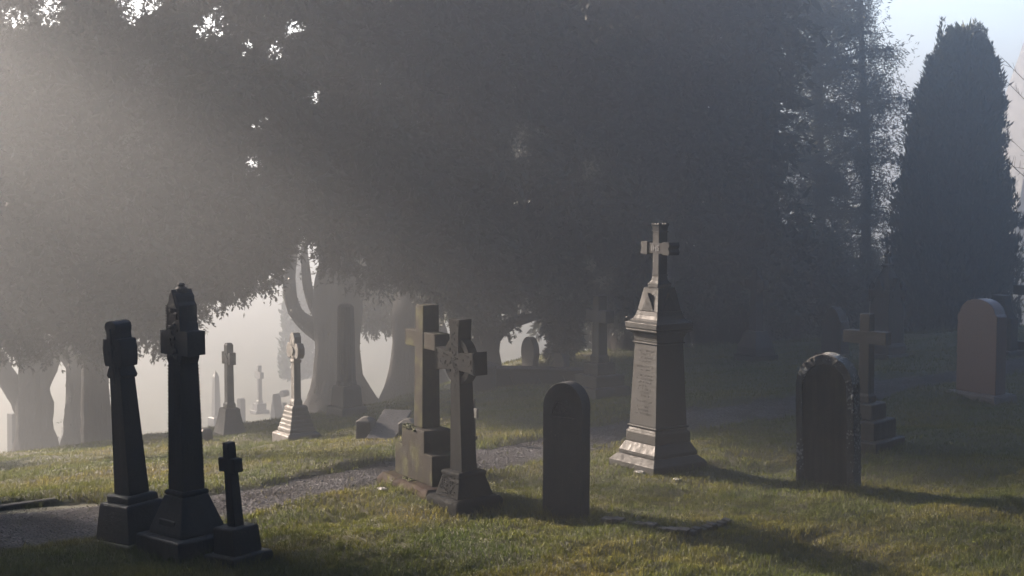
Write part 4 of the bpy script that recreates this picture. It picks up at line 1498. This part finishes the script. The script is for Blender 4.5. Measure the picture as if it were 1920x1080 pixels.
tree_obj('column_conifer', 'dense dark column shaped conifer with ragged top at the right', base, [[(base + Vector((0, 0, -.3)), .22), (base + Vector((0, 0, 4)), .12), (base + Vector((0, 0, 6)), .04)]], Pa, Da, La, Wa, CYP, 8)

# low dark undergrowth yew joining the fir and the conifer
Yd = 39.0
pc = np.array([tuple(at(rng.uniform(1585, 1700), rng.uniform(520, 660), Yd + rng.uniform(-.8, .8))) for _ in range(90)])
p, d = blob_sprays(pc, np.full(90, .55), 24, 14, 0, 0, droop=.2)
base = Vector((at(1640, 660, Yd).x, Yd, float(ground(at(1640, 660, Yd).x, Yd, False))))
tree_obj('low_yew_bush', 'low dark yew bush behind the gothic monument', base, [[(base + Vector((0, 0, -.2)), .12), (base + Vector((0, 0, 1.5)), .06)]], p, d, rng.uniform(.1, .2, len(p)), rng.uniform(.035, .07, len(p)), YEW, 9)

# bare twigs at the right edge
Yd = 27.0
base = at(2010, 660, Yd); base.z = float(ground(base.x, Yd, False))
rr = random.Random(5)
paths = [[(base + Vector((0, 0, -.2)), .07), (at(1990, 500, Yd), .05), (at(1985, 250, Yd), .03), (at(1990, 60, Yd), .01)]]
for py, ex, ey in ((400, 1888, 300), (360, 1882, 296), (330, 1896, 262), (300, 1880, 310), (420, 1905, 420), (460, 1900, 490), (500, 1908, 450), (250, 1875, 140), (220, 1880, 110)):
    s0, tip = at(1988, py, Yd), at(ex, ey, Yd)
    mid = s0.lerp(tip, .5) + Vector((0, rr.uniform(-.2, .2), rr.uniform(-.15, .1)))
    paths.append([(s0, .012), (mid, .006), (tip, .0025)])
    for j in range(5):
        q0 = mid.lerp(tip, rr.uniform(0, .9))
        paths.append([(q0, .004), (q0 + Vector((rr.uniform(-.25, .05), rr.uniform(-.1, .1), rr.uniform(-.12, .22))), .0018)])
v, f = tube(paths, 3, 6, .05)
o = thing('bare_sapling', 'bare leafless sapling whose twigs reach in from the right edge', 'tree', base)
npmesh('trunk', v - np.array(base), f, BARK, o, smooth=True)

# hanging twigs at the canopy edge left of the big trunk
# (belong to the spreading bough: fine drooping sprays)
# ------------------------------------------------------------------ spire shape in the fog
Yd = 88.0
P0 = at(1998, 300, Yd)
gz = float(ground(P0.x, Yd, False))
t = thing('spire_shape', 'pale pyramidal spire shape fading into fog behind the column conifer at the right edge', 'spire', (P0.x, Yd, gz - .3), 0)
z1 = at(1998, 330, Yd).z - gz
za = z1 + (330 + 190) * Yd / F
hwid = (1998 - 1841) * (600 + 190) / 520 * Yd / F
za = at(1998, -190, Yd).z - gz
zb_ = at(1998, 600, Yd).z - gz
b = B(); loft(b, [(0, hwid * .9), (zb_ - .3, hwid * .9)])
part('tower', b, FARDK, t, .02)
b = B(); lathe(b, [(zb_ - .299, hwid * 1.10), (zb_, hwid * 1.08), (za, .03)], 8)
part('spire', b, FARDK, t, .02)

# ------------------------------------------------------------------ unseen trees outside the frame, shading crosses, trunks and mist
SUN_AZ, SUN_EL = 56.0, 22.0     # degrees left of the view direction, degrees up
sd = Vector((-math.sin(R(SUN_AZ)) * math.cos(R(SUN_EL)), math.cos(R(SUN_AZ)) * math.cos(R(SUN_EL)), math.sin(R(SUN_EL))))
def shade_tree(name, label, tx, ty, rad, z0, z1, nbl, seed, grad=1.0, nlf=10):
    g = float(ground(tx, ty, False))
    base = Vector((tx, ty, g))
    global rng
    rng = np.random.default_rng(seed)
    pc, pr = [], []
    for i in range(nbl):
        a, q = rng.uniform(0, 6.28), math.sqrt(rng.random()) * rad
        z = z0 + (z1 - z0) * rng.random() ** grad
        pc.append((tx + q * math.cos(a), ty + q * math.sin(a), g + z)); pr.append(.75)
    p, d = blob_sprays(np.array(pc), np.array(pr), 24, nlf, 0, 0)
    return tree_obj(name, label, base, [[(base + Vector((0, 0, -.3)), .45), (base + Vector((0, 0, .6)), .3), (base + Vector((0, 0, z1 * .8)), .12)]], p, d, rng.uniform(.25, .42, len(p)), rng.uniform(.10, .18, len(p)), YEW, seed)
tc_ = Vector((-3.0, 11.4, 0)) + Vector((sd.x, sd.y, 0)).normalized() * 10.5
SIDE = 'trees in a row outside the picture on the left'
LBL = 'dark bushy yew in the unseen row added as shade left of the three black crosses'
first = shade_tree('unseen_yew_tree', LBL, tc_.x, tc_.y - .75, 1.15, .4, 7.3, 90, 21)
first['group'] = SIDE
wide = shade_tree('unseen_yew_tree', LBL, tc_.x, tc_.y - 3.6, 2.1, .4, 9.6, 190, 22)  # added, with the copies below, to shade the mist near the camera
wide['group'] = SIDE
for i, (x, y) in enumerate(((-12.4, 8.6), (-12.2, 5.2), (-12.0, 1.8), (-11.6, -1.8), (-11.8, -5.6))):
    c = wide.copy()
    C.objects.link(c)
    c.location = (x, y, float(ground(x, y, False)))
    c.rotation_euler = (0, 0, i * 1.3)
    for ch in list(wide.children):
        d = ch.copy()
        C.objects.link(d)
        d.parent = c
hp_ = Vector((.559, .829, 0)) * 11.6 + Vector((-.829, .559, 0)) * 19.4
shade_tree('unseen_pine_tree', 'unseen tall pine added beyond the left edge, its high crown shading the mist at right', hp_.x, hp_.y, 3.0, 8.9, 15.2, 150, 51, .7, 6)  # added so its high crown shades the upper mist at right
BACK = 'unseen trees added behind and right of the viewpoint to block skylight'
for i, (x, y) in enumerate(((-9.5, -10.5), (-5, -12.5), (0, -13.5), (5, -12.5), (9, -10), (10.5, -6), (11, -2), (11, 2.5), (10.8, 7), (11.3, 11))):  # added out of view to block skylight from the near mist
    c = wide.copy()
    C.objects.link(c)
    c.location = (x, y, float(ground(x, y, False)))
    c.rotation_euler = (0, 0, i * 1.9)
    c.scale = (1.25, 1.25, 1.15)
    c['label'] = 'unseen bushy yew added behind or right of the viewpoint to block skylight'
    c['group'] = BACK
    for ch in list(wide.children):
        d = ch.copy()
        C.objects.link(d)
        d.parent = c
shade_tree('unseen_holly_bush', 'unseen low holly added past the left end of the yew row to shade its trunks', -12.6, 29.2, 1.6, .2, 4.8, 80, 61)  # added to keep low sun off the leftmost trunks
shade_tree('hidden_holly_tree', 'hidden holly added behind the spreading yew to shade the biggest trunk', -8.45, 30.0, 1.9, 4.6, 9.0, 120, 62)  # added out of sight to shade the great yew trunk
for nm_, lb_, x, y, h_ in (('hidden_yew_tree', 'hidden tall yew added behind the arching yew to shade the conifers', 1.2, 38.5, 12.0), ('hidden_yew_tree', 'hidden tall yew added behind the shadowed yew to shade the conifers', 2.9, 41.6, 12.5)):
    shade_tree(nm_, lb_, x, y, 2.1, 2.2, h_, 170, 41)  # hidden pair added to keep sun off the fir and column conifer
# unseen tree added over the camera to keep skylight off the near mist
base = Vector((2.2, -4.5, float(ground(2.2, -4.5, False))))
pc = []
for i in range(330):
    a, q = rng.uniform(0, 6.28), math.sqrt(rng.random())
    pc.append((2.0 + q * 10 * math.cos(a), -3.0 + q * 9.0 * math.sin(a), rng.uniform(5.6, 8.5)))
p, d = blob_sprays(np.array(pc), np.full(330, 1.2), 22, 10, 0, 0)
limbs = [[(base + Vector((0, 0, -.3)), .7), (base + Vector((0, 0, 1)), .5), (base + Vector((0, 0, 7)), .3)]]
for a in range(7):
    limbs.append([(base + Vector((0, 0, 3.2)), .22), (base + Vector((3 * math.cos(a * .9), 3 * math.sin(a * .9), 6)), .14), (base + Vector((7 * math.cos(a * .9), 7 * math.sin(a * .9), 7)), .05)])
tree_obj('unseen_cedar_tree', 'unseen wide cedar added behind the viewpoint, its boughs shading the near mist', base, limbs, p, d, rng.uniform(.35, .6, len(p)), rng.uniform(.14, .24, len(p)), CYP, 31)

# ------------------------------------------------------------------ haze
m, nt, out = newmat('morning_mist')
pvn = N(nt, 'ShaderNodeVolumePrincipled')
pvn.inputs['Color'].default_value = (.86, .93, 1.0, 1)
pvn.inputs['Density'].default_value = .0140
pvn.inputs['Density Attribute'].default_value = ''
pvn.inputs['Anisotropy'].default_value = .81
nt.links.new(pvn.outputs[0], out.inputs['Volume'])
b = B(); box(b, -240, 240, -70, 320, -9.5, 17.5)
o = part('haze', b, m)
meta(o, kind='stuff', label='pale morning mist filling the graveyard', cat='mist')

# ------------------------------------------------------------------ light
w = bpy.data.worlds.new('World')
scene.world = w
w.use_nodes = True
nt = w.node_tree
nt.nodes.clear()
sky = N(nt, 'ShaderNodeTexSky', sky_type='NISHITA')
sky.sun_disc = False
sky.sun_elevation = R(SUN_EL)
sky.sun_rotation = R(-SUN_AZ)
sky.air_density = 1.0
sky.dust_density = 2.2
sky.ozone_density = 3.0
bg = N(nt, 'ShaderNodeBackground')
bg.inputs['Strength'].default_value = .05
wo = N(nt, 'ShaderNodeOutputWorld')
nt.links.new(sky.outputs[0], bg.inputs['Color'])
nt.links.new(bg.outputs[0], wo.inputs['Surface'])
ld = bpy.data.lights.new('sun', 'SUN')
ld.energy = 5.0
ld.angle = R(4)
ld.color = (1, .81, .66)
lo = bpy.data.objects.new('sun', ld)
C.objects.link(lo)
lo.location = (-20, 10, 15)
lo.rotation_euler = (-sd).to_track_quat('-Z', 'Y').to_euler()

scene.view_settings.view_transform = 'Standard'
scene.view_settings.look = 'None'
scene.view_settings.exposure = 3.45
scene.view_settings.gamma = 1
scene.view_settings.use_curve_mapping = False
cy = scene.cycles
cy.use_denoising = True
try: cy.denoiser = 'OPENIMAGEDENOISE'
except Exception: pass
cy.max_bounces = 5
cy.diffuse_bounces = 2
cy.glossy_bounces = 2
cy.transmission_bounces = 2
cy.volume_bounces = 0
cy.transparent_max_bounces = 8
cy.sample_clamp_indirect = 4
print('DEPTHS', {k_: round(v_, 1) for k_, v_ in TD.items()})
